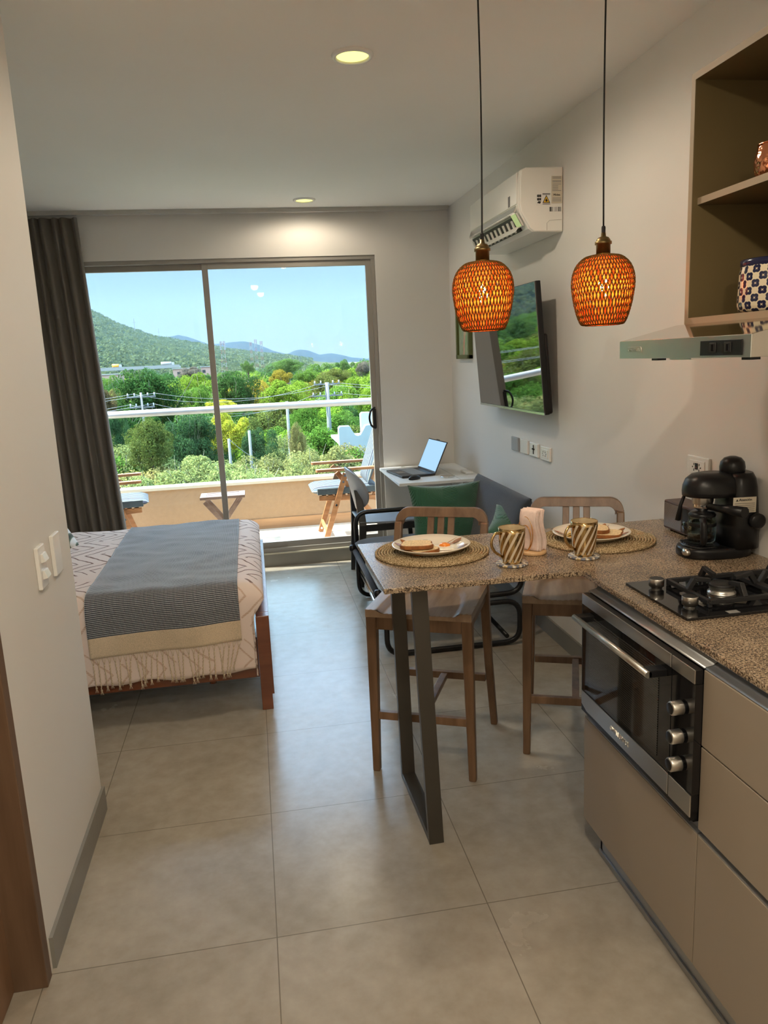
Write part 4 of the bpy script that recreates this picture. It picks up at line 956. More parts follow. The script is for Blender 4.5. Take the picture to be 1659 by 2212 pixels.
# ------------------------------------------------------------------ bar stools (local: +Y to the backrest, origin between the front feet)
def make_stool(loc, rz, label):
    t = thing('bar_stool', label, 'bar stool', loc, rz, 'oak bar stools at the granite bar')
    W_ = .185
    # seat with a scooped saddle
    hw, d0, d1 = .196, -.020, .350
    def seat(u, v):
        x = -hw+2*hw*u; y = d0+(d1-d0)*v
        q = (abs(x)/.150)**3.2+max(0, (y-.02)/.275)**3
        t_ = max(0, min(1, (1-q)*3.2)); dip = .013*t_*t_*(3-2*t_)
        if abs(x) < .05 and y < .08: dip -= .004*(1-abs(x)/.05)*(1-max(0, y)/.08)
        return (x, y, .650-dip)
    g = G(); g.grid(40, 36, seat)
    # skirt and underside
    def rim(u):
        if u < .25: return (-hw+2*hw*u*4, d0)
        if u < .5: return (hw, d0+(d1-d0)*(u-.25)*4)
        if u < .75: return (hw-2*hw*(u-.5)*4, d1)
        return (-hw, d1-(d1-d0)*(u-.75)*4)
    def ztop(x, y): return seat((x+hw)/(2*hw), (y-d0)/(d1-d0))[2]
    g.grid(80, 1, lambda u, v: ((lambda p: (p[0], p[1], ztop(*p) if v < .5 else .622))(rim(u))), smooth=False)
    g.face([g.bm.verts.new(p) for p in ((-hw, d0, .622), (-hw, d1, .622), (hw, d1, .622), (hw, d0, .622))])
    bmesh.ops.remove_doubles(g.bm, verts=g.bm.verts, dist=.0002)
    obj('seat', g, 'stool_seat', t, local=True)
    for s_ in (-1, 1):
        g = G(); g.beam((s_*W_, 0.0, 0), (s_*(W_-.008), .002, .622), .028, .028, side=(1, 0, 0), w2=.040, h2=.040); obj('leg', g, 'stool_wood', t, local=True, bevel=.005)
        # rear leg sweeps back below the seat and leans back above it
        pts = [(s_*(W_+.012), .462, 0), (s_*(W_+.002), .395, .33), (s_*(W_-.004), .366, .62), (s_*(W_-.008), .388, .78), (s_*(W_-.008), .426, .885)]
        g = G(); ws = [.028, .032, .038, .032, .030]; rings = []
        for (x, y, z), w_ in zip(pts, ws): rings.append([g.bm.verts.new((x+a*w_/2, y+b*w_/2*1.1, z)) for a, b in ((-1, -1), (1, -1), (1, 1), (-1, 1))])
        for A, B in zip(rings, rings[1:]):
            for k in range(4): g.face([A[k], A[(k+1) % 4], B[(k+1) % 4], B[k]])
        g.face(rings[0][::-1]); g.face(rings[-1]); obj('leg', g, 'stool_wood', t, local=True, bevel=.005)
    # top rail with rounded corners, leaning with the legs
    def bk(x, z, off=0): yy = .392+(z-.78)/.105*.036+off; return (x, yy-.012*(1-(x/W_)**2)*0, z)
    out = []; xo, zt, r = W_+.005, .940, .056
    outer = [(xo, .880)]+[(xo-r+r*math.cos(a), zt-r+r*math.sin(a)) for a in [PI/2*k/8 for k in range(9)]]
    inner = [(xo-.034, .880)]+[(xo-.034-.028+.028*math.cos(a), zt-.036-.028+.028*math.sin(a)) for a in [PI/2*k/8 for k in range(9)]]
    outer = outer+[(-x, z) for x, z in outer[::-1]]; inner = inner+[(-x, z) for x, z in inner[::-1]]
    g = G(); Fv = [[g.bm.verts.new(bk(x, z, o_)) for x, z in ring] for ring in (outer, inner) for o_ in (-.013, .013)]
    n_ = len(outer)
    for i in range(n_-1):
        g.face([Fv[0][i], Fv[0][i+1], Fv[2][i+1], Fv[2][i]]); g.face([Fv[1][i], Fv[1][i+1], Fv[3][i+1], Fv[3][i]])
        g.face([Fv[0][i], Fv[0][i+1], Fv[1][i+1], Fv[1][i]]); g.face([Fv[2][i], Fv[2][i+1], Fv[3][i+1], Fv[3][i]])
    for i in (0, n_-1): g.face([Fv[0][i], Fv[1][i], Fv[3][i], Fv[2][i]])
    obj('backrest', g, 'stool_wood', t, local=True, bevel=.003)
    for x in (-.042, 0, .042):
        g = G(); a, b = bk(x, .905), (x, .362, .640); m_ = (x, .372, .74)
        g.beam(b, m_, .027, .014, side=(1, 0, 0)); g.beam(m_, a, .027, .014, side=(1, 0, 0)); obj('slat', g, 'stool_wood', t, local=True, bevel=.002)
    g = G(); g.box(-.17, .17, -.010, .014, .572, .622); obj('apron', g, 'stool_wood', t, local=True, bevel=.002)
    g = G(); g.box(-.17, .17, .358, .380, .580, .622); obj('apron', g, 'stool_wood', t, local=True, bevel=.002)
    for s_ in (-1, 1): obj('apron', G().box(s_*.178-.010, s_*.178+.010, .01, .36, .580, .622), 'stool_wood', t, local=True, bevel=.002)
    obj('stretcher', G().box(-.170, .170, -.008, .014, .215, .245), 'stool_wood', t, local=True, bevel=.002)
    obj('stretcher', G().box(-.172, .172, .400, .424, .215, .245), 'stool_wood', t, local=True, bevel=.002)
    obj('stretcher', G().box(-.014, .014, .012, .402, .219, .241), 'stool_wood', t, local=True, bevel=.002)
    return t
st1 = make_stool((.577, .715, 0), math.radians(-26), 'oak bar stool at the free end of the bar behind the left plate')
dup(st1, (1.172, .700, 0), math.radians(-23.5), 'oak bar stool beside the wall behind the right plate')

# ------------------------------------------------------------------ sofa
so = thing('futon_sofa', 'slate grey futon sofa on a black tube frame along the right wall', 'sofa', (1.1, 2.4, 0))
SY0, SY1 = 1.885, 2.945
for y in (SY0, SY1):
    g = G(); g.tube(fillet([(.645, y, .30), (.645, y, .016), (1.372, y, .016), (1.372, y, .245), (1.00, y, .245)], .085, 8), .0145, 12)
    g.tube(fillet([(.645, y, .28), (.645, y, .575), (1.385, y, .575), (1.385, y, .290), (.90, y, .285)], .085, 8), .0145, 12)
    obj('side_frame', g, 'black_metal', so)
obj('cross_tube', G().cyl((.655, SY0, .165), (.655, SY1, .185), .0095, n=12), 'chrome', so)
obj('front_tube', G().cyl((.628, SY0+.01, .305), (.628, SY1-.02, .325), .017, n=14), 'sofa', so)
obj('cross_tube', G().cyl((1.30, SY0, .05), (1.30, SY1, .05), .012, n=12), 'black_metal', so)
for y in (SY0+.03, SY1-.01): obj('clamp_knob', G().lathe([(.012, -.02), (.022, -.012), (.022, .012), (.010, .02), (0, .02)], (.612, y, .345), 16, (-1, 0, 0)), 'black', so)
def pad(x0, x1, y0, y1, z0, z1, puff, name, mat, parent, tilt=None):
    g = G(); c = Vector(((x0+x1)/2, (y0+y1)/2, (z0+z1)/2)); hx, hy, hz = (x1-x0)/2, (y1-y0)/2, (z1-z0)/2
    def f(sg):
        def q(u, v):
            a, b = 2*u-1, 2*v-1; e = (1-abs(a)**6)**.5*(1-abs(b)**6)**.5 if abs(a) < 1 and abs(b) < 1 else 0
            x = c.x+hx*a; y = c.y+hy*b; n_ = mnoise.noise(Vector((x*5, y*5, sg)))*.004
            return (x, y, c.z+sg*(hz*max(e, .0)+n_*e))
        return q
    g.grid(24, 36, f(1)); g.grid(24, 36, f(-1)); bmesh.ops.remove_doubles(g.bm, verts=g.bm.verts, dist=.0005)
    if tilt: g.xf(tilt)
    return obj(name, g, mat, parent)
pad(.622, 1.33, SY0+.02, SY1-.03, .335, .440, 0, 'seat_mattress', 'sofa', so)
Tb = Matrix.Translation((1.34, 0, .44)) @ Matrix.Rotation(math.radians(-72), 4, 'Y') @ Matrix.Translation((0, 0, 0))
pad(-.06, .362, SY0+.02, SY1-.06, -.05, .05, 0, 'back_mattress', 'sofa', so, tilt=Tb)

def pillow(name, c, size, rot, mat, label, cat='cushion', thick=.15):
    t = thing(name, label, cat, c); Rm = rot.to_4x4()
    g = G()
    def f(sg):
        def q(u, v):
            a, b = 2*u-1, 2*v-1; pin = 1-.10*(1-abs(a*b))*0
            e = max(0, (1-a*a))**.42*max(0, (1-b*b))**.42
            k = 1-.09*(1-a*a); k2 = 1-.09*(1-b*b)
            wr = mnoise.noise(Vector((a*2.2, b*2.2, c[0]*3)))*.012*e
            return (size[0]/2*a*k2, sg*(thick/2*e)+wr, size[1]/2*b*k)
        return q
    g.grid(28, 28, f(1)); g.grid(28, 28, f(-1)); bmesh.ops.remove_doubles(g.bm, verts=g.bm.verts, dist=.0005); g.xf(Rm)
    obj('cover', g, mat, t, local=True); return t
def rotm(rx, ry, rz): return Matrix.Rotation(rz, 3, 'Z') @ Matrix.Rotation(rx, 3, 'X') @ Matrix.Rotation(ry, 3, 'Y')
pillow('throw_pillow', (1.170, 2.60, .575), (.50, .42), rotm(-.22, .04, math.radians(14)), 'pillow_green', 'large square green leaf-relief cushion propped on the sofa seat')
pillow('throw_pillow', (1.405, 2.03, .560), (.34, .34), rotm(-.85, -.45, math.radians(40)), 'pillow_green', 'green cushion leaning at the near end of the sofa, one corner up')

# ------------------------------------------------------------------ desk, laptop and chair
dk = thing('desk', 'white wall desk in the far right corner holding a laptop', 'desk', (1.27, 3.5, 0))
obj('desktop', G().box(.975, XR-.001, 3.125, 3.935, .692, .712), 'white_desk', dk, bevel=.0015)
obj('leg', G().box(1.455, 1.485, 3.27, 3.30, 0, .692), 'white_desk', dk)
obj('leg', G().box(1.525, 1.555, 3.27, 3.30, 0, .692), 'white_desk', dk)
obj('leg', G().box(1.525, 1.555, 3.86, 3.89, 0, .692), 'white_desk', dk)
obj('rail', G().box(1.46, 1.55, 3.275, 3.295, .60, .64), 'white_desk', dk)
obj('leaf_seam', G().box(1.400, 1.402, 3.1245, 3.935, .7115, .7124), 'ink_grey', dk)
lp = thing('laptop', 'open black laptop with a pale blue screen on the white desk', 'laptop', (1.135, 3.53, .7125), math.radians(8))
# local: screen faces -X
obj('base', G().box(-.125, .125, -.178, .178, .002, .016), 'laptop', lp, local=True, bevel=.003)
g = G()
for i in range(5):
    for j in range(14): g.box(-.035+i*.022, -.017+i*.022, -.150+j*.0215, -.132+j*.0215, .016, .0175)
obj('keyboard', g, 'ink_grey', lp, local=True); obj('touchpad', G().box(-.105, -.045, -.045, .045, .0158, .0164), 'black_gloss', lp, local=True)
tl = math.radians(25); sdir = Vector((math.sin(tl), 0, math.cos(tl))); nd = Vector((-math.cos(tl), 0, math.sin(tl)))
def scr(s0, s1, y0, y1, d0, d1):
    P0 = Vector((.122, 0, .016)); P = []
    for s_ in (s0, s1):
        for (d, y) in ((d0, y0), (d0, y1), (d1, y1), (d1, y0)):
            q = P0+sdir*s_+nd*d; P.append((q.x, y, q.z))
    g = G(); g.quadbox(P); return g
ld = obj('lid', scr(0, .235, -.178, .178, -.006, 0), 'laptop', lp, local=True, bevel=.001)
obj('screen', scr(.012, .228, -.170, .170, 0, .0008), 'laptop_screen', ld, local=True)
obj('camera_bump', scr(.233, .240, -.025, .025, -.005, .001), 'laptop', ld, local=True)
ms = thing('computer_mouse', 'black computer mouse in front of the laptop', 'mouse', (1.110, 3.270, .7125), .5)
obj('shell', G().lathe([(0, 0), (.030, 0), (.033, .006), (.030, .016), (.020, .025), (0, .029)], n=24).xf(Matrix.Diagonal((1.5, .92, 1, 1))), 'black', ms, local=True)
cd = setp(obj('glass_coaster', G().lathe([(0, 0), (.048, 0), (.050, .003), (.050, .007), (.044, .008), (0, .006)], (1.345, 3.27, .7125), 32), 'chrome', origin=(1.345, 3.27, .7125)), 'small clear round dish on the desk right of the laptop', 'dish')
g = G().box(1.49, 1.545, 3.32, 3.46, .7126, .728); setp(obj('white_adapter', g, 'white', origin=(1.517, 3.39, .7126), bevel=.004), 'white charger box on the desk against the wall', 'charger')

ch = thing('desk_chair', 'grey and black plastic chair facing the white desk', 'chair', (.93, 3.42, 0), math.radians(0))
# local: +X towards the desk, width in Y
for sy in (-1, 1):
    g = G(); pts = [(-.235, sy*.235, 0), (-.205, sy*.215, .43), (-.215, sy*.150, .60), (-.225, sy*.120, .66)]; ws = [.022, .036, .034, .026]; rings = []
    for (x, y, z), w_ in zip(pts, ws): rings.append([g.bm.verts.new((x+a*w_*.7, y+b*w_/2, z)) for a, b in ((-1, -1), (1, -1), (1, 1), (-1, 1))])
    for A, B in zip(rings, rings[1:]):
        for k in range(4): g.face([A[k], A[(k+1) % 4], B[(k+1) % 4], B[k]])
    g.face(rings[0][::-1]); g.face(rings[-1]); obj('leg', g, 'dark_wood_black', ch, local=True, bevel=.004)
    obj('leg', G().beam((.225, sy*.215, 0), (.195, sy*.195, .43), .024, .024, w2=.036, h2=.036, side=(1, 0, 0)), 'dark_wood_black', ch, local=True, bevel=.004)
    obj('seat_rail', G().beam((-.20, sy*.205, .405), (.20, sy*.195, .405), .022, .045), 'dark_wood_black', ch, local=True, bevel=.003)
for sx_ in (-1, 1): obj('seat_rail', G().beam((sx_*.195, -.195, .405), (sx_*.195, .195, .405), .022, .045), 'dark_wood_black', ch, local=True, bevel=.003)
g = G(); g.grid(20, 20, lambda u, v: ((-.225+.45*u), (-.225+.45*v)*(1-.10*u**2), .440-.022*(1-(2*u-1)**2)*(1-(2*v-1)**2)+.010*(1-u)**3))
obj('seat', g, 'grey_seat', ch, local=True, solid=.012)
def shell(u, v):
    a, b = 2*u-1, 2*v-1; k = math.sqrt(max(0, 1-abs(b)**2.4)); y = .225*a*k; z = .660+.150*b
    x = -.250+.16*(y/.225)**2*.55-.035*b
    return (x, y, z)
g = G(); g.grid(24, 24, shell); bmesh.ops.remove_doubles(g.bm, verts=g.bm.verts, dist=.0008); obj('backrest', g, 'grey_plastic', ch, local=True, solid=.010)

# ------------------------------------------------------------------ bed
bed = thing('bed', 'reddish wooden double bed, its foot end towards the room', 'bed', (-1.0, 2.2, 0))
obj('footboard', G().box(-.014, .044, 1.489, 2.905, .20, .446), 'bed_wood', bed, bevel=.002)
g = G(); g.prism([(-.014, 0), (.035, 0), (.035, .074), (.044, .074), (.044, .446), (-.014, .446)], 'y', 1.432, 1.488); obj('leg', g, 'bed_wood', bed, bevel=.002)
g = G(); g.prism([(-.014, 0), (.035, 0), (.035, .074), (.044, .074), (.044, .446), (-.014, .446)], 'y', 2.906, 2.962); obj('leg', g, 'bed_wood', bed, bevel=.002)
obj('side_rail', G().box(-2.06, -.016, 1.462, 1.490, .150, .330), 'bed_wood', bed, bevel=.002)
obj('side_rail', G().box(-2.06, -.016, 2.905, 2.933, .150, .330), 'bed_wood', bed, bevel=.002)
obj('headboard', G().box(XB+.005, -2.065, 1.44, 2.96, 0, 1.0), 'bed_wood', bed, bevel=.003)
obj('mattress', G().box(-2.05, -.06, 1.50, 2.87, .25, .565), 'white', bed, bevel=.04, seg=3)
obj('center_support', G().cyl((-.23, 1.53, .118), (-.23, 1.53, .15), .016, n=16).cyl((-.23, 1.53, .15), (-.23, 1.53, .24), .009, n=10), 'bed_wood', bed)

BX0, BX1, BY0, BY1, BZ, BR = -2.05, -.055, 1.505, 2.865, .597, .070
def arc(e, r):
    if e <= 0: return 0, 0
    if e < r*PI/2: return r*math.sin(e/r), r*(1-math.cos(e/r))
    return r, r+e-r*PI/2
def drape(a, b, off=0.0):
    # a: distance along X measured from BX1 (positive = past the foot edge); b: distance past the near edge (positive = hanging), far edge at -(BY1-BY0)
    ex = max(0, a); ey = max(0, b); ef = max(0, -(b+(BY1-BY0)))
    dx, zx = arc(ex, BR+off); dy, zy = arc(ey, BR+off); df, zf = arc(ef, BR+off)
    x = BX1+min(a, 0)+dx; y = BY0-max(min(b, 0), -(BY1-BY0))-dy+df
    zz = zy+zf; z = BZ+off-math.hypot(zx, zz)
    n1 = mnoise.noise(Vector((x*3.2, y*3.2, z*2)))*.010+mnoise.noise(Vector((x*9, y*11, z*8)))*.007
    flat = 1 if (ex == 0 and ey == 0 and ef == 0) else 0
    hang = min(1, zy/.10)
    z += n1*(1-hang)*(.8 if not ex else .4)
    y -= hang*(.010*math.sin(x*13+1.3*math.sin(x*4))+.012*mnoise.noise(Vector((x*5, 0, z*3)))+.012*hang)
    if zx > 0: x += .018*math.sin(min(1, zx/.12)*PI)
    x = min(x, -.024+.050*max(0, min(1, (z-.455)/.07))+off)
    return (x, y, z)
La, Lb0, Lb1 = 2.0, -(BY1-BY0)-.24, .435
g = G()
g.grid(140, 120, lambda u, v: drape(-La+(La+.21)*u, Lb0+(Lb1-Lb0)*v+(0 if v < 1 else .006*math.sin(u*60))), uvf=lambda u, v: (-La+(La+.21)*u, -(Lb0+(Lb1-Lb0)*v)))
setp(obj('bedspread', g, 'bedspread', origin=(-1.0, 2.2, .59), solid=.006), 'pale pink tufted chevron bedspread covering the bed', 'bedspread')
TW0, TW1 = -.725, -.080
tA = lambda u, b: (TW0+(TW1-TW0)*u)-BX1+.02*min(0, b)*(1-u)*-1.0*0+.03*max(0, -b)*(-1)*0
g = G(); Tb0, Tb1 = -(BY1-BY0)-.05, .320
TEND = .225
g.grid(64, 150, lambda u, v: drape(tA(u, 0)-.010*(1-v), Tb0+(Tb1-Tb0)*v-.018*(u if v > .8 else u*v), .009), uvf=lambda u, v: ((TW1-TW0)*u, Tb0+(Tb1-Tb0)*v),
       mif=lambda u, v: 1 if Tb0+(Tb1-Tb0)*v > TEND else 0)
tw = setp(obj('throw_blanket', g, ['throw', 'throw_end'], origin=(-.4, 2.1, .61), solid=.004), 'dark diamond-weave throw with a cream fringed border across the bed', 'blanket')
random.seed(11)
NT = 29
for k in range(NT):
    u = (k+.5)/NT; b0 = Tb1-.018*u-.002; L_ = .135+random.uniform(-.02, .02)
    p0 = Vector(drape(tA(u-.012, 0), b0, .009)); p1 = Vector(drape(tA(u+.012, 0), b0, .009)); lean = random.uniform(-.012, .012)+(-.03*max(0, u-.85)*8)
    kn = (p0+p1)/2+Vector((lean*.2, -.006, -.030))
    g = G(); g.tube([p0, kn], .0016, 5); g.tube([p1, kn], .0016, 5)
    pts = [kn+Vector((lean*t+.0015*math.sin(t*38), -.002, -L_*t*.75)) for t in [q/14 for q in range(15)]]
    g.tube(pts, [.0028+.0007*math.sin(q*2.4) for q in range(15)], 6)
    e_ = pts[-1]; g.tube([e_, e_+Vector((0, 0, -.005))], .0048, 6)
    for dx_ in (-.006, 0, .006): g.tube([e_, e_+Vector((dx_, 0, -.022))], .0013, 4)
    obj('tassel', g, 'throw_end', tw)
pillow('bed_pillow', (-1.14, 2.38, .76), (.46, .42), rotm(-.62, 0.12, math.radians(78)), 'pillow_leaf', 'white pillow with dark green palm leaf print at the head of the bed', 'pillow', .15)

# ------------------------------------------------------------------ balcony
ZB = .055; YP = 5.10
g = G(); g.box(-3.4, 2.6, 4.095, YP+.14, -.15, ZB); struct('floor_balcony', g, 'decking')
g = G(); g.box(-3.4, 2.6, YP, YP+.13, ZB, .478); struct('wall_parapet', g, 'wall_out')
struct('trim_4', G().box(-3.4, 2.6, YP-.012, YP+.15, .478, .502), 'cream')
struct('trim_5', G().box(-3.4, 2.6, YP-.010, YP, ZB, .150), 'skirt_wood')
struct('wall_balcony_side', G().box(2.6, 2.72, 4.095, YP+.15, -.15, 2.6), 'wall_out')
rl = struct('trim_6', G().cyl((-3.4, YP+.065, 1.160), (2.6, YP+.065, 1.160), .031, n=24), 'rail')
obj('balustrade_pane', G().box(-3.39, .62, YP+.060, YP+.070, .504, 1.135), 'glass_b', rl)
obj('balustrade_pane', G().box(.63, 2.59, YP+.060, YP+.070, .504, 1.135), 'glass_b', rl)

def folding_chair(loc, rz, label):
    # local: seat faces +X, width along Y
    t = thing('folding_chair', label, 'chair', loc, rz, 'wooden folding chairs on the balcony'); w2 = .225
    for sy in (-1, 1):
        y = sy*w2
        obj('armrest', G().prism(rrect(-.30, .29, -.028, .028, .02), 'z', .600, .622).xf(Matrix.Translation((0, y+sy*.015, 0))), 'eucalyptus', t, local=True, bevel=.003)
        l1 = obj('leg', G().beam((.245, y, 0), (.045, y, .575), .020, .045, side=(0, 1, 0)), 'eucalyptus', t, local=True, bevel=.003)
        l2 = obj('leg', G().beam((-.33, y-sy*.028, 0), (.115, y-sy*.028, .585), .020, .042, side=(0, 1, 0)), 'eucalyptus', t, local=True, bevel=.003)
        g = G()
        for (x, z) in ((.052, .555), (.068, .505), (.135, .315), (.233, .035)): g.cyl((x, y-.012, z), (x, y+.012, z), .009, n=12)
        obj('bolt', g, 'chrome', l1, local=True)
        obj('seat_rail', G().beam((-.24, y-sy*.045, .350), (.27, y-sy*.045, .372), .020, .040, side=(0, 1, 0)), 'eucalyptus', t, local=True, bevel=.003)
        obj('back_post', G().beam((-.18, y-sy*.05, .33), (-.42, y-sy*.05, 1.02), .020, .040, side=(0, 1, 0)), 'eucalyptus', t, local=True, bevel=.003)
    obj('stretcher', G().box(.213, .233, -.215, .215, .075, .115), 'eucalyptus', t, local=True, bevel=.003)
    g = G()
    for k in range(9): g.box(-.22+k*.054, -.185+k*.054, -.20, .20, .386, .396)
    obj('seat_slats', g, 'eucalyptus', t, local=True, bevel=.002)
    g = G(); HW = .215
    def cu(sg):
        def q(u, v):
            a, b = 2*u-1, 2*v-1; e = (max(0, 1-abs(a)**5))**.5*(max(0, 1-abs(b)**8))**.5
            return (.045+.285*a, HW*b, .435+sg*.036*e)
        return q
    g.grid(24, 20, cu(1), uvf=lambda u, v: (u, v*.9)); g.grid(24, 20, cu(-1), uvf=lambda u, v: (u, v*.9)); obj('seat_cushion', g, 'stripes', t, local=True)
    obj('cushion_border', G().box(-.20, .285, -.222, -.212, .405, .458).box(-.20, .285, .212, .222, .405, .458), 'cushion_side', t, local=True, bevel=.02)
    d = Vector((-.24, 0, .69)).normalized(); nrm_ = Vector((.69, 0, .24)).normalized()
    def bc(sg):
        def q(u, v):
            a, b = 2*u-1, 2*v-1; e = (max(0, 1-abs(a)**6))**.5*(max(0, 1-abs(b)**8))**.5
            p = Vector((-.165, 0, .47))+d*(.31+.31*a)+nrm_*(.03+sg*.030*e); return (p.x, HW*b, p.z)
        return q
    g = G(); g.grid(24, 20, bc(1), uvf=lambda u, v: (u, v*.9)); g.grid(24, 20, bc(-1), uvf=lambda u, v: (u, v*.9)); obj('back_cushion', g, 'stripes', t, local=True)
    return t
fc = folding_chair((.800, 4.56, ZB+.001), PI, 'wooden folding armchair with striped cushion at the right of the balcony')
dup(fc, (-1.19, 4.60, ZB+.001), math.radians(8), 'wooden folding armchair with striped cushion half hidden by the curtain')
bt = thing('folding_table', 'small slatted wooden folding table between the balcony chairs', 'table', (-.26, 4.68, ZB+.001), math.radians(0))
g = G(); g.box(-.185, -.135, -.115, .115, .395, .418); g.box(.135, .185, -.115, .115, .395, .418); g.box(-.135, .135, -.115, -.092, .395, .418); g.box(-.135, .135, .092, .115, .395, .418); obj('table_frame', g, 'table_slats', bt, local=True, bevel=.002)
g = G()
for k in range(6): g.box(-.135, .135, -.082+k*.028, -.062+k*.028, .400, .417)
obj('slats', g, 'table_slats', bt, local=True, bevel=.0015)
for sy in (-1, 1):
    obj('leg', G().beam((-.150, sy*.100, .375), (.140, sy*.100, 0), .016, .034, side=(0, 1, 0)), 'table_slats', bt, local=True, bevel=.002)
    obj('leg', G().beam((.150, sy*.080, .392), (-.140, sy*.080, 0), .016, .034, side=(0, 1, 0)), 'table_slats', bt, local=True, bevel=.002)
obj('stretcher', G().box(-.01, .01, -.09, .09, .17, .20), 'table_slats', bt, local=True)
# ------------------------------------------------------------------ outdoors, seen through the window (metres from the building)
EX, EY, EZ = .0457, -1.87, 1.549
GZ = -12.0
def far(sx_, sz, D): return (EX+sx_*D, EY+D, EZ+sz*D)
struct('ground', G().box(-4000, 4000, 8, 6000, GZ-1, GZ), 'ground')
COL = dict(dark=(.065, .155, .04), dark2=(.09, .18, .07), mid=(.16, .30, .05), mid2=(.15, .28, .07), bright=(.28, .44, .05), olive=(.20, .24, .06), yellow=(.66, .64, .07),
           orange=(.42, .34, .05), brown=(.22, .17, .08), bush=(.46, .44, .16), tan=(.52, .44, .16), bare=(.24, .22, .17), light=(.42, .46, .16))
def crown_mesh(seed, nleaf, size, twigs=0):
    rnd = random.Random(seed); blobs = []
    for k in range(30):
        a = rnd.uniform(0, 2*PI); r = rnd.uniform(0, .76)**.8; zz = rnd.uniform(-.5, .62)*(1-r*.6)
        blobs.append((Vector((r*math.cos(a), r*math.sin(a), zz)), rnd.uniform(.15, .34)))
    vs, fs = [], []
    for k in range(nleaf):
        c, br = blobs[rnd.randrange(30)]
        d = Vector((rnd.gauss(0, 1), rnd.gauss(0, 1), rnd.gauss(.25, 1))).normalized()
        p = c+d*br*rnd.uniform(.72, 1.05)
        nrm = (d+Vector((rnd.gauss(0, .6), rnd.gauss(0, .6), rnd.gauss(.2, .6)))).normalized(); u = nrm.orthogonal().normalized()
        ang = rnd.uniform(0, PI); v = nrm.cross(u); u, v = u*math.cos(ang)+v*math.sin(ang), v*math.cos(ang)-u*math.sin(ang)
        s_ = size*rnd.uniform(.6, 1.3); i = len(vs)
        vs += [p-u*s_, p-v*s_*.45+nrm*s_*.15, p+u*s_, p+v*s_*.45+nrm*s_*.15]; fs.append((i, i+1, i+2, i+3))
    nl = len(fs)
    for k in range(twigs):
        c, br = blobs[rnd.randrange(30)]; a = Vector((0, 0, -.7)); b = c+Vector((rnd.gauss(0, .2), rnd.gauss(0, .2), .30)); m_ = (a+b)/2+Vector((rnd.gauss(0, .1), rnd.gauss(0, .1), -.1))
        q = [m_+(b-m_)*t+Vector((rnd.gauss(0, .02), rnd.gauss(0, .02), 0)) for t in (0, .35, .7, 1)]
        for p0, p1 in zip(q, q[1:]):
            s_ = (p1-p0).orthogonal().normalized()*.006; t_ = (p1-p0).cross(s_).normalized()*.006; i = len(vs)
            vs += [p0+s_, p0+t_, p0-s_-t_, p1+s_*.6, p1+t_*.6, p1-(s_+t_)*.6]; fs += [(i, i+1, i+4, i+3), (i+1, i+2, i+5, i+4), (i+2, i, i+3, i+5)]
    me = bpy.data.meshes.new('crown'); me.from_pydata(vs, [], fs); me.materials.append(M['leaf']); me.materials.append(M['twig'])
    for i, p in enumerate(me.polygons):
        if i >= nl: p.material_index = 1
    return me
CM = [crown_mesh(20+k, 15000, .033, 26 if k > 2 else 0) for k in range(6)]
TK = (lambda g: (g.tube([(0, 0, -1), (.02, .01, -.5), (-.01, .02, 0)], [.07, .055, .03], 7), g)[1])(G())
tkm = bpy.data.meshes.new('trunk'); TK.bm.to_mesh(tkm); tkm.materials.append(M['bark'])
rt = random.Random(5)
def tree(x, y, zc, rx, rz, col, label, group, variant=None):
    if group is None: zc, rz = (zc-.8*rz, rz*1.9) if y < 85 else (zc-.45*rz, rz*1.45)
    t = bpy.data.objects.new('tree', None); C.objects.link(t); t.location = (x, y, GZ); setp(t, label, 'tree', group)
    cr_ = bpy.data.objects.new('crown', CM[variant if variant is not None else rt.randrange(6)]); C.objects.link(cr_); cr_.parent = t
    cr_.location = (0, 0, zc-GZ); cr_.scale = (rx, rx, rz); cr_.rotation_euler = (0, 0, rt.uniform(0, 6.28)); cr_.color = (*[q*.52 for q in col], 1)
    tr = bpy.data.objects.new('trunk', tkm); C.objects.link(tr); tr.parent = t; hh = zc-GZ; tr.location = (0, 0, hh); tr.scale = (hh*.5, hh*.5, hh)
    return t
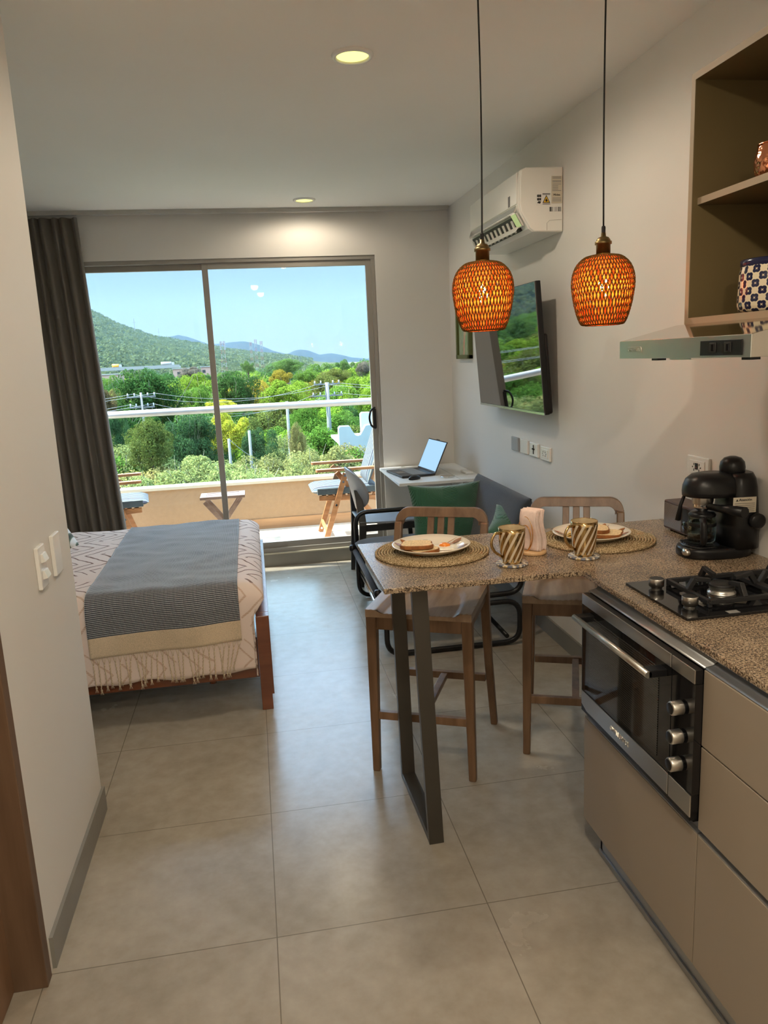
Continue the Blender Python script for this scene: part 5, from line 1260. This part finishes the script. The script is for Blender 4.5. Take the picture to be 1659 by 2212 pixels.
KEY = [
    (-14.9, 113.1, -1.2, 5.83, 4.58, 'dark', 'tall spreading dark green tree rising above the left part of the handrail'),
    (-18.1, 98.1, -2.3, 2.05, 3.02, 'brown', 'brownish half-bare tree beside the curtain edge'),
    (-7.1, 110.1, -2.7, 3.11, 2.71, 'mid', 'mid green tree between the tall dark tree and the window mullion'),
    (-1.4, 116.1, -1.3, 3.71, 3.14, 'dark', 'dense dark green tree just right of the window mullion'),
    (5.0, 106.1, -2.3, 4.04, 2.74, 'bright', 'bright green rounded tree right of the dense dark tree'),
    (5.6, 148.1, -1.1, 2.54, 1.63, 'orange', 'orange-tinged tree crown among green ones'),
    (11.9, 126.1, -3.1, 3.56, 3.09, 'olive', 'olive thin-leaved tree behind the right utility pole'),
    (16.2, 118.1, -3.0, 3.77, 3.04, 'bright', 'bright green tree crown near the right window frame'),
    (18.0, 163.1, -1.3, 3.59, 1.99, 'olive', 'olive green rounded crown in the middle distance'),
    (11.2, 158.1, -1.5, 3.29, 2.13, 'mid', 'mid green crown behind the bright tree'),
    (-2.2, 64.1, -3.0, 2.55, 1.36, 'yellow', 'bright yellow flowering tree beside the mullion under the handrail'),
    (-3.1, 78.1, -2.3, 1.74, 0.68, 'yellow', 'yellow-green crown just above the handrail by the mullion'),
    (4.1, 44.1, -4.3, 2.39, 1.61, 'bush', 'large olive bushy tree below the right end of the handrail'),
    (0.4, 60.1, -4.3, 1.65, 1.5, 'dark2', 'dark green tree between the yellow tree and the pole'),
    (-5.2, 62.1, -3.0, 2.24, 1.55, 'dark2', 'dark green tree left of the yellow tree'),
    (-7.0, 52.1, -2.8, 1.83, 1.3, 'olive', 'tan and green tree at the left under the handrail'),
    (-11.0, 64.1, -2.6, 1.04, 1.43, 'dark2', 'dark tree by the curtain under the handrail'),
    (4.9, 72.1, -3.9, 2.32, 1.61, 'mid', 'mid green tree behind the large olive bush'),
    (3.1, 56.1, -3.9, 0.84, 1.19, 'tan', 'narrow tan-leaved tree left of the olive bush'),
    (9.0, 76.1, -4.3, 1.88, 1.41, 'mid', 'mid green tree beside the white parapet building'),
    (14.5, 93.1, -3.3, 2.29, 1.72, 'bright', 'bright tree at the right window frame above the handrail'),
    (25.1, 208.1, 0.3, 3.3, 2.03, 'mid2', 'rounded green crown on the skyline left of the right frame'),
    (10.9, 228.1, 0.9, 5.56, 1.94, 'mid2', 'long green crown on the skyline in the centre'),
    (-0.4, 218.1, 1.3, 2.39, 1.73, 'mid2', 'small round crown on the skyline right of the mullion'),
    (-17.6, 238.1, 0.3, 3.77, 2.03, 'bare', 'greyish sparse crown near the pink house'),
    (29.4, 198.1, -0.4, 2.66, 1.93, 'bare', 'greyish sparse crown at the right frame'),
]
FAR = [(-0.1964, 0.0309), (-0.1314, 0.0299), (-0.1147, 0.0314), (-0.0949, 0.0362), (-0.0836, 0.038), (-0.0743, 0.0359), (-0.0646, 0.0322), (-0.0456, 0.0247), (-0.0313, 0.0258), (-0.017, 0.0269), (-0.0027, 0.0269), (0.0057, 0.0248), (0.0142, 0.0222), (0.0309, 0.0141), (0.0481, 0.0093), (0.0571, 0.0129), (0.066, 0.0143), (0.0748, 0.0128), (0.0892, 0.0069), (0.1041, 0.008), (0.1159, 0.0058), (0.1307, 0.0016), (0.1547, -0.0012)]
for x, y, zc, rx, rz, c, lab in KEY: tree(x, y, zc, rx, rz, COL[c], lab, None)
# thicket in front: low light green trees, then the wood rolling away to the skyline
def fillrow(D0, D1, n, s0, s1, h0, h1, r0, r1, cols, lab, grp, vs=None):
    for k in range(n):
        D = D0+(D1-D0)*rt.random(); s_ = s0+(s1-s0)*(k+rt.random())/n; h = rt.uniform(h0, h1); r = rt.uniform(r0, r1)
        c = COL[rt.choice(cols)]; j = rt.uniform(.85, 1.2)
        if D < 50 and .04 < s_ < .15: continue
        x, y, _ = far(s_, 0, D); tree(x, y, GZ+h-r*.9, r, r*rt.uniform(.9, 1.15), tuple(q*j for q in c), lab, grp, rt.choice(vs) if vs else None)
A = 'pale leafy thicket tree close below the balcony'
fillrow(31, 41, 34, -.50, .22, 7.6, 8.5, 2.8, 3.5, ['light', 'light', 'bush', 'tan'], A, 'thicket trees below the balcony', [3, 4, 5])
fillrow(41, 53, 40, -.50, .22, 7.3, 8.5, 2.9, 3.7, ['light', 'bush', 'light'], A, 'thicket trees below the balcony', [3, 4, 5])
B = 'green tree crown in the rolling woodland beyond the thicket'
fillrow(53, 68, 34, -.6, .24, 7.0, 8.4, 3.2, 4.2, ['light', 'mid', 'dark2', 'tan'], B, 'woodland trees')
fillrow(68, 86, 22, -.65, .24, 7.5, 9.4, 3.4, 4.6, ['mid', 'dark2', 'bright', 'olive'], B, 'woodland trees')
fillrow(86, 115, 24, -.65, .24, 7.5, 10, 4.2, 5.6, ['mid', 'bright', 'dark', 'olive', 'mid2'], B, 'woodland trees')
fillrow(115, 160, 26, -.65, .24, 9, 11.5, 5.0, 7, ['mid', 'bright', 'dark', 'olive', 'orange'], B, 'woodland trees')
fillrow(160, 230, 30, -.65, .24, 10.5, 13, 6, 9, ['mid', 'bright', 'dark', 'mid2', 'bare'], B, 'woodland trees')
fillrow(230, 340, 34, -.6, .24, 11.5, 13.6, 8, 12, ['mid2', 'mid', 'bright', 'dark'], B, 'woodland trees')
fillrow(340, 520, 36, -.55, .24, 12, 14.2, 11, 17, ['mid2', 'mid', 'dark2'], B, 'woodland trees')

# hills
RIDGE = [(-1.2, .30), (-.6, .22), (-.35, .15), (-.25, .104), (-.184, .071), (-.156, .054), (-.114, .037), (-.0596, .0250), (-.02, .0165), (.0133, .0108), (.05, .006), (.09, -.002), (.14, -.006)]
def lerp_t(T, s_):
    for (a, va), (b, vb) in zip(T, T[1:]):
        if a <= s_ <= b: return va+(vb-va)*(s_-a)/(b-a)
    return T[0][1] if s_ < T[0][0] else T[-1][1]
def hillz(s_, D):
    top = EZ+lerp_t(RIDGE, s_)*1500
    if D <= 1500: t = max(0, (D-640)/860); k = t**.85
    else: k = max(0, 1-(D-1500)/900)
    n_ = mnoise.noise(Vector((s_*9, D*.004, 0)))*.16*k*(1-k)*4*.5+mnoise.noise(Vector((s_*60, D*.02, 3)))*.02
    return GZ-.5+(top-GZ)*(k+n_)
g = G(); g.grid(150, 60, lambda u, v: (lambda s_, D: (EX+s_*D, EY+D, hillz(s_, D)))(-1.2+1.34*u, 620+1700*v))
struct('hillside', g, 'hill')
# scrub on the hillside, far past counting
vs, fs = [], []; rh = random.Random(9)
for k in range(80000):
    s_ = rh.uniform(-.42, .08); D = rh.uniform(640, 1520); q = rh.uniform(.7, 1.9); z = hillz(s_, D)+rh.uniform(-.5, 5.0); i = len(vs)
    p = Vector((EX+s_*D, EY+D, z)); u_ = Vector((rh.gauss(0, 1), rh.gauss(0, 1), rh.gauss(0, .5))).normalized()*q; v_ = u_.cross(Vector((rh.gauss(0, 1), rh.gauss(0, 1), rh.gauss(0, 1)))).normalized()*q*.8
    vs += [p-u_-v_, p+u_-v_, p+u_+v_, p-u_+v_]; fs.append((i, i+1, i+2, i+3))
me = bpy.data.meshes.new('hill_scrub'); me.from_pydata(vs, [], fs); me.materials.append(M['leaf']); o = bpy.data.objects.new('hill_scrub', me); C.objects.link(o)
o.color = (.066, .090, .040, 1); setp(o, 'dense green scrub covering the hillside at the left', 'scrub', kind='stuff')
g = G()
def fz(u, v):
    s_ = -.26+.50*u; top = EZ+lerp_t(FAR, s_)*3800 if FAR[0][0] <= s_ <= FAR[-1][0] else EZ+(.022 if s_ < 0 else .003)*3800
    D = 3100+700*v+(1200*(v-.5)*2 if v > .5 else 0)*0; k = math.sin(min(v, 1)*PI/2)
    return (EX+s_*3800*(.82+.18*v), EY+D, GZ+(top-GZ)*k*(1+.05*mnoise.noise(Vector((u*60, v*5, 1)))*(1-v)*4))
g.grid(170, 24, fz); struct('mountain_range', g, 'far_hill')

# road deck, trucks and houses at the foot of the hill
struct('road', G().box(far(-.24, 0, 600)[0], far(-.085, 0, 600)[0], EY+596, EY+606, EZ-.8, EZ+.6).box(far(-.24, 0, 600)[0], far(-.085, 0, 600)[0], EY+596, EY+596.4, EZ+.6, EZ+1.5), 'road')
def truck(s_, colm, label, L_):
    x, y, z = far(s_, 0, 598.5); t = thing('truck', label, 'truck', (x, y, EZ+.6))
    obj('tank', G().cyl((-L_/2, 0, 2.1), (L_/2-1.6, 0, 2.1), 1.15, n=18), colm, t, local=True); obj('cab', G().box(L_/2-1.4, L_/2+.4, -1, 1, .7, 2.7), 'truck_w', t, local=True, bevel=.15)
    for xx in (-L_/2+.8, 0, L_/2-.5): obj('wheel', G().cyl((xx, -1.05, .5), (xx, 1.05, .5), .5, n=14), 'black', t, local=True)
truck(-.1605, 'truck_y', 'yellow tank truck on the far road left of the tall tree', 6.2)
truck(-.100, 'truck_w', 'white tank truck on the far road behind the tall tree', 9.0)
def house(s_, wd, D, z1, label, m='pinkhouse'):
    x, y, z = far(s_, 0, D); t = thing('house', label, 'house', (x, y, GZ))
    obj('walls', G().box(-wd/2, wd/2, 0, 8, 0, z1-GZ), m, t, local=True); obj('roof', G().box(-wd/2-.4, wd/2+.4, -.4, 8.4, z1-GZ, z1-GZ+.5), 'road', t, local=True)
    obj('window', G().box(-wd/4-.8, -wd/4+.8, -.05, .02, z1-GZ-3, z1-GZ-1.4), 'dark', t, local=True)
house(-.080, 12, 420, .2, 'low pink house left of the greyish sparse crown')
house(-.053, 6, 430, .6, 'small pink house right of the greyish sparse crown')
house(-.172, 14, 430, -1.2, 'low pink house beside the curtain edge below the road')

# antenna towers
def tower(s_, ztop, D, wd, label, zb=None):
    x, y, _ = far(s_, 0, D); H_ = EZ+ztop*D-GZ; t = thing('antenna_tower', label, 'tower', (x, y, GZ), 0, 'antenna towers'); n_ = 10
    for k in range(n_):
        g = G(); a, b = H_*k/n_, H_*(k+1)/n_; wa, wb = wd*(1-.6*k/n_), wd*(1-.6*(k+1)/n_)
        for sx_ in (-1, 1):
            for sy in (-1, 1): g.beam((sx_*wa, sy*wa, a), (sx_*wb, sy*wb, b), .16, .16)
            g.beam((sx_*wa, -wa, a), (-sx_*wb, -wb, b), .12, .12)
        obj('lattice_section', g, 'tower_red' if k % 2 else 'tower_white', t, local=True)
    g = G()
    for k in range(5): g.box(-wd*.9, -wd*.5, -.4, .4, H_*(.80+.04*k), H_*(.80+.04*k)+1.0).box(wd*.5, wd*.9, -.4, .4, H_*(.80+.04*k), H_*(.80+.04*k)+1.0)
    obj('antennas', g, 'tower_white', t, local=True)
tower(-.0311, .0286, 560, 2.2, 'red and white lattice tower just right of the mullion')
tower(.0036, .0262, 640, 1.2, 'leftmost of the three thin towers on the skyline')
tower(.0097, .0292, 660, 1.3, 'tallest of the three thin towers on the skyline')
tower(.0166, .0268, 650, 1.3, 'rightmost of the three thin towers on the skyline')
for s_, zt, D, lab in ((-.1345, .0552, 1380, 'thin mast high on the hillside, left one'), (-.1066, .0425, 1450, 'thin mast lower on the hill ridge, right one')):
    x, y, _ = far(s_, 0, D); z0 = hillz(s_, D)-4
    setp(obj('radio_mast', G().beam((x, y, z0), (x, y, EZ+zt*D+6), .9, .9).beam((x-3, y, EZ+zt*D), (x+3, y, EZ+zt*D), .5, .5), 'tower_white', origin=(x, y, z0)), lab, 'mast')

# utility poles and wires
def pole(s_, ztop, D, label, arms=((0.0, 1.0),), r=.095):
    x, y, z = far(s_, ztop, D); t = thing('utility_pole', label, 'utility pole', (x, y, GZ), 0)
    obj('post', G().cyl((0, 0, 0), (0, 0, z-GZ), r*1.3, r, 14), 'concrete', t, local=True)
    for dz, hl in arms:
        obj('crossarm', G().beam((-hl, 0, z-GZ-dz), (hl, 0, z-GZ-dz), .12, .12), 'concrete', t, local=True)
        for q in (-1, -.5, .5, 1): obj('insulator', G().cyl((q*hl*.92, 0, z-GZ-dz+.06), (q*hl*.92, 0, z-GZ-dz+.32), .07, .05, 8), 'bldg', t, local=True)
    return (x, y, z)
pa = pole(-.1354, -.0295, 66, 'concrete utility pole with two crossarms at the left', ((.35, 1.15), (1.2, 1.0)))
pb = pole(.0965, -.0285, 68, 'tall concrete utility pole with crossarms at the right', ((.15, 1.15), (1.15, 1.35)), .18)
pc = pole(.0437, -.0500, 58, 'plain thin utility pole left of the right crossarm pole', (), .11)
pd = pole(-.0068, -.0843, 56, 'short plain pole behind the yellow tree', (), .10)
pe = pole(-.0333, -.0934, 52, 'short plain pole just right of the mullion', (), .09)
setp(obj('cable_coil', G().tube([(pb[0]-.25+.32*math.cos(a), pb[1]-.25, pb[2]-5.5+.32*math.sin(a)) for a in [2*PI*k/20 for k in range(20)]], .06, 6, True), 'black', origin=(pb[0]-.25, pb[1]-.25, pb[2]-5.5)), 'black coil of cable hung on the right utility pole', 'cable')
def wire(p, q, sag, label, r=.022):
    r *= .62; pts = [Vector(p).lerp(Vector(q), t)-Vector((0, 0, sag*4*t*(1-t))) for t in [k/20 for k in range(21)]]
    setp(obj('power_wire', G().tube(pts, r, 5), 'tower_white', origin=pts[10]), label, 'wire', 'overhead wires')
WL = 'thin overhead power wire crossing in front of the trees'
for i, (dz, hl) in enumerate(((.1, 1.1), (.1, -.6), (.95, .9), (.95, -.9))):
    wire((pa[0]+hl, pa[1], pa[2]-dz-.0), (pb[0]+hl, pb[1], pb[2]-dz+.05), .9+.2*i, WL)
    wire((pa[0]+hl, pa[1], pa[2]-dz-.0), (pa[0]+hl-26, pa[1]-6, pa[2]-dz-.9), .6, WL)
    if i < 3: wire((pb[0]+hl, pb[1], pb[2]-dz), (pb[0]+hl+22, pb[1]-4, pb[2]-dz-1.2), .5, WL)
wire(pe, (pc[0]-.5, pc[1], pc[2]-4.6), .6, 'low sagging wire between the short pole and the olive bush', .03)

# white building with scalloped parapet at the right
wb_ = thing('white_building', 'white building with scalloped parapet right of the utility pole', 'building', (9.5, 57, GZ))
def scallop(x0, n, w_, zb_, zt, dip):
    P = [(x0, zb_)]; x = x0
    P.append((x0, zt-.15))
    for k in range(n):
        P += [(x+w_*.06, zt), (x+w_*.40, zt-.02), (x+w_*.50, zt-dip*.55), (x+w_*.60, zt-dip*.95), (x+w_*.68, zt-dip), (x+w_*.78, zt-dip*.92), (x+w_*.90, zt-dip*.4), (x+w_*.97, zt-.05)]; x += w_
    P += [(x, zt), (x, zb_)]; return P
obj('parapet_wall', G().prism(scallop(6.1, 3, 2.05, GZ, -3.25, .75), 'y', 54, 54.7), 'bldg', wb_, bevel=.03)
obj('parapet_wall', G().prism(scallop(8.6, 3, 2.4, GZ, -2.75, 1.0), 'y', 60, 60.7), 'bldg', wb_, bevel=.03)
obj('roof_slab', G().box(6.1, 15, 54.7, 60, -4.6, -4.4), 'bldg', wb_)

# haze over the plain
hz = bpy.data.materials.new('air_haze'); hz.use_nodes = True; n = hz.node_tree; n.nodes.clear()
o_ = n.nodes.new('ShaderNodeOutputMaterial'); vsn = n.nodes.new('ShaderNodeVolumeScatter'); vsn.inputs['Color'].default_value = (.12, .20, .29, 1)
vsn.inputs['Density'].default_value = .00017; vsn.inputs['Anisotropy'].default_value = .1; n.links.new(vsn.outputs[0], o_.inputs['Volume']); M['haze'] = hz
setp(obj('haze', G().box(-3500, 2500, 140, 4200, GZ-2, 320), 'haze'), 'bluish haze hanging over the distant hills', 'haze', kind='stuff')
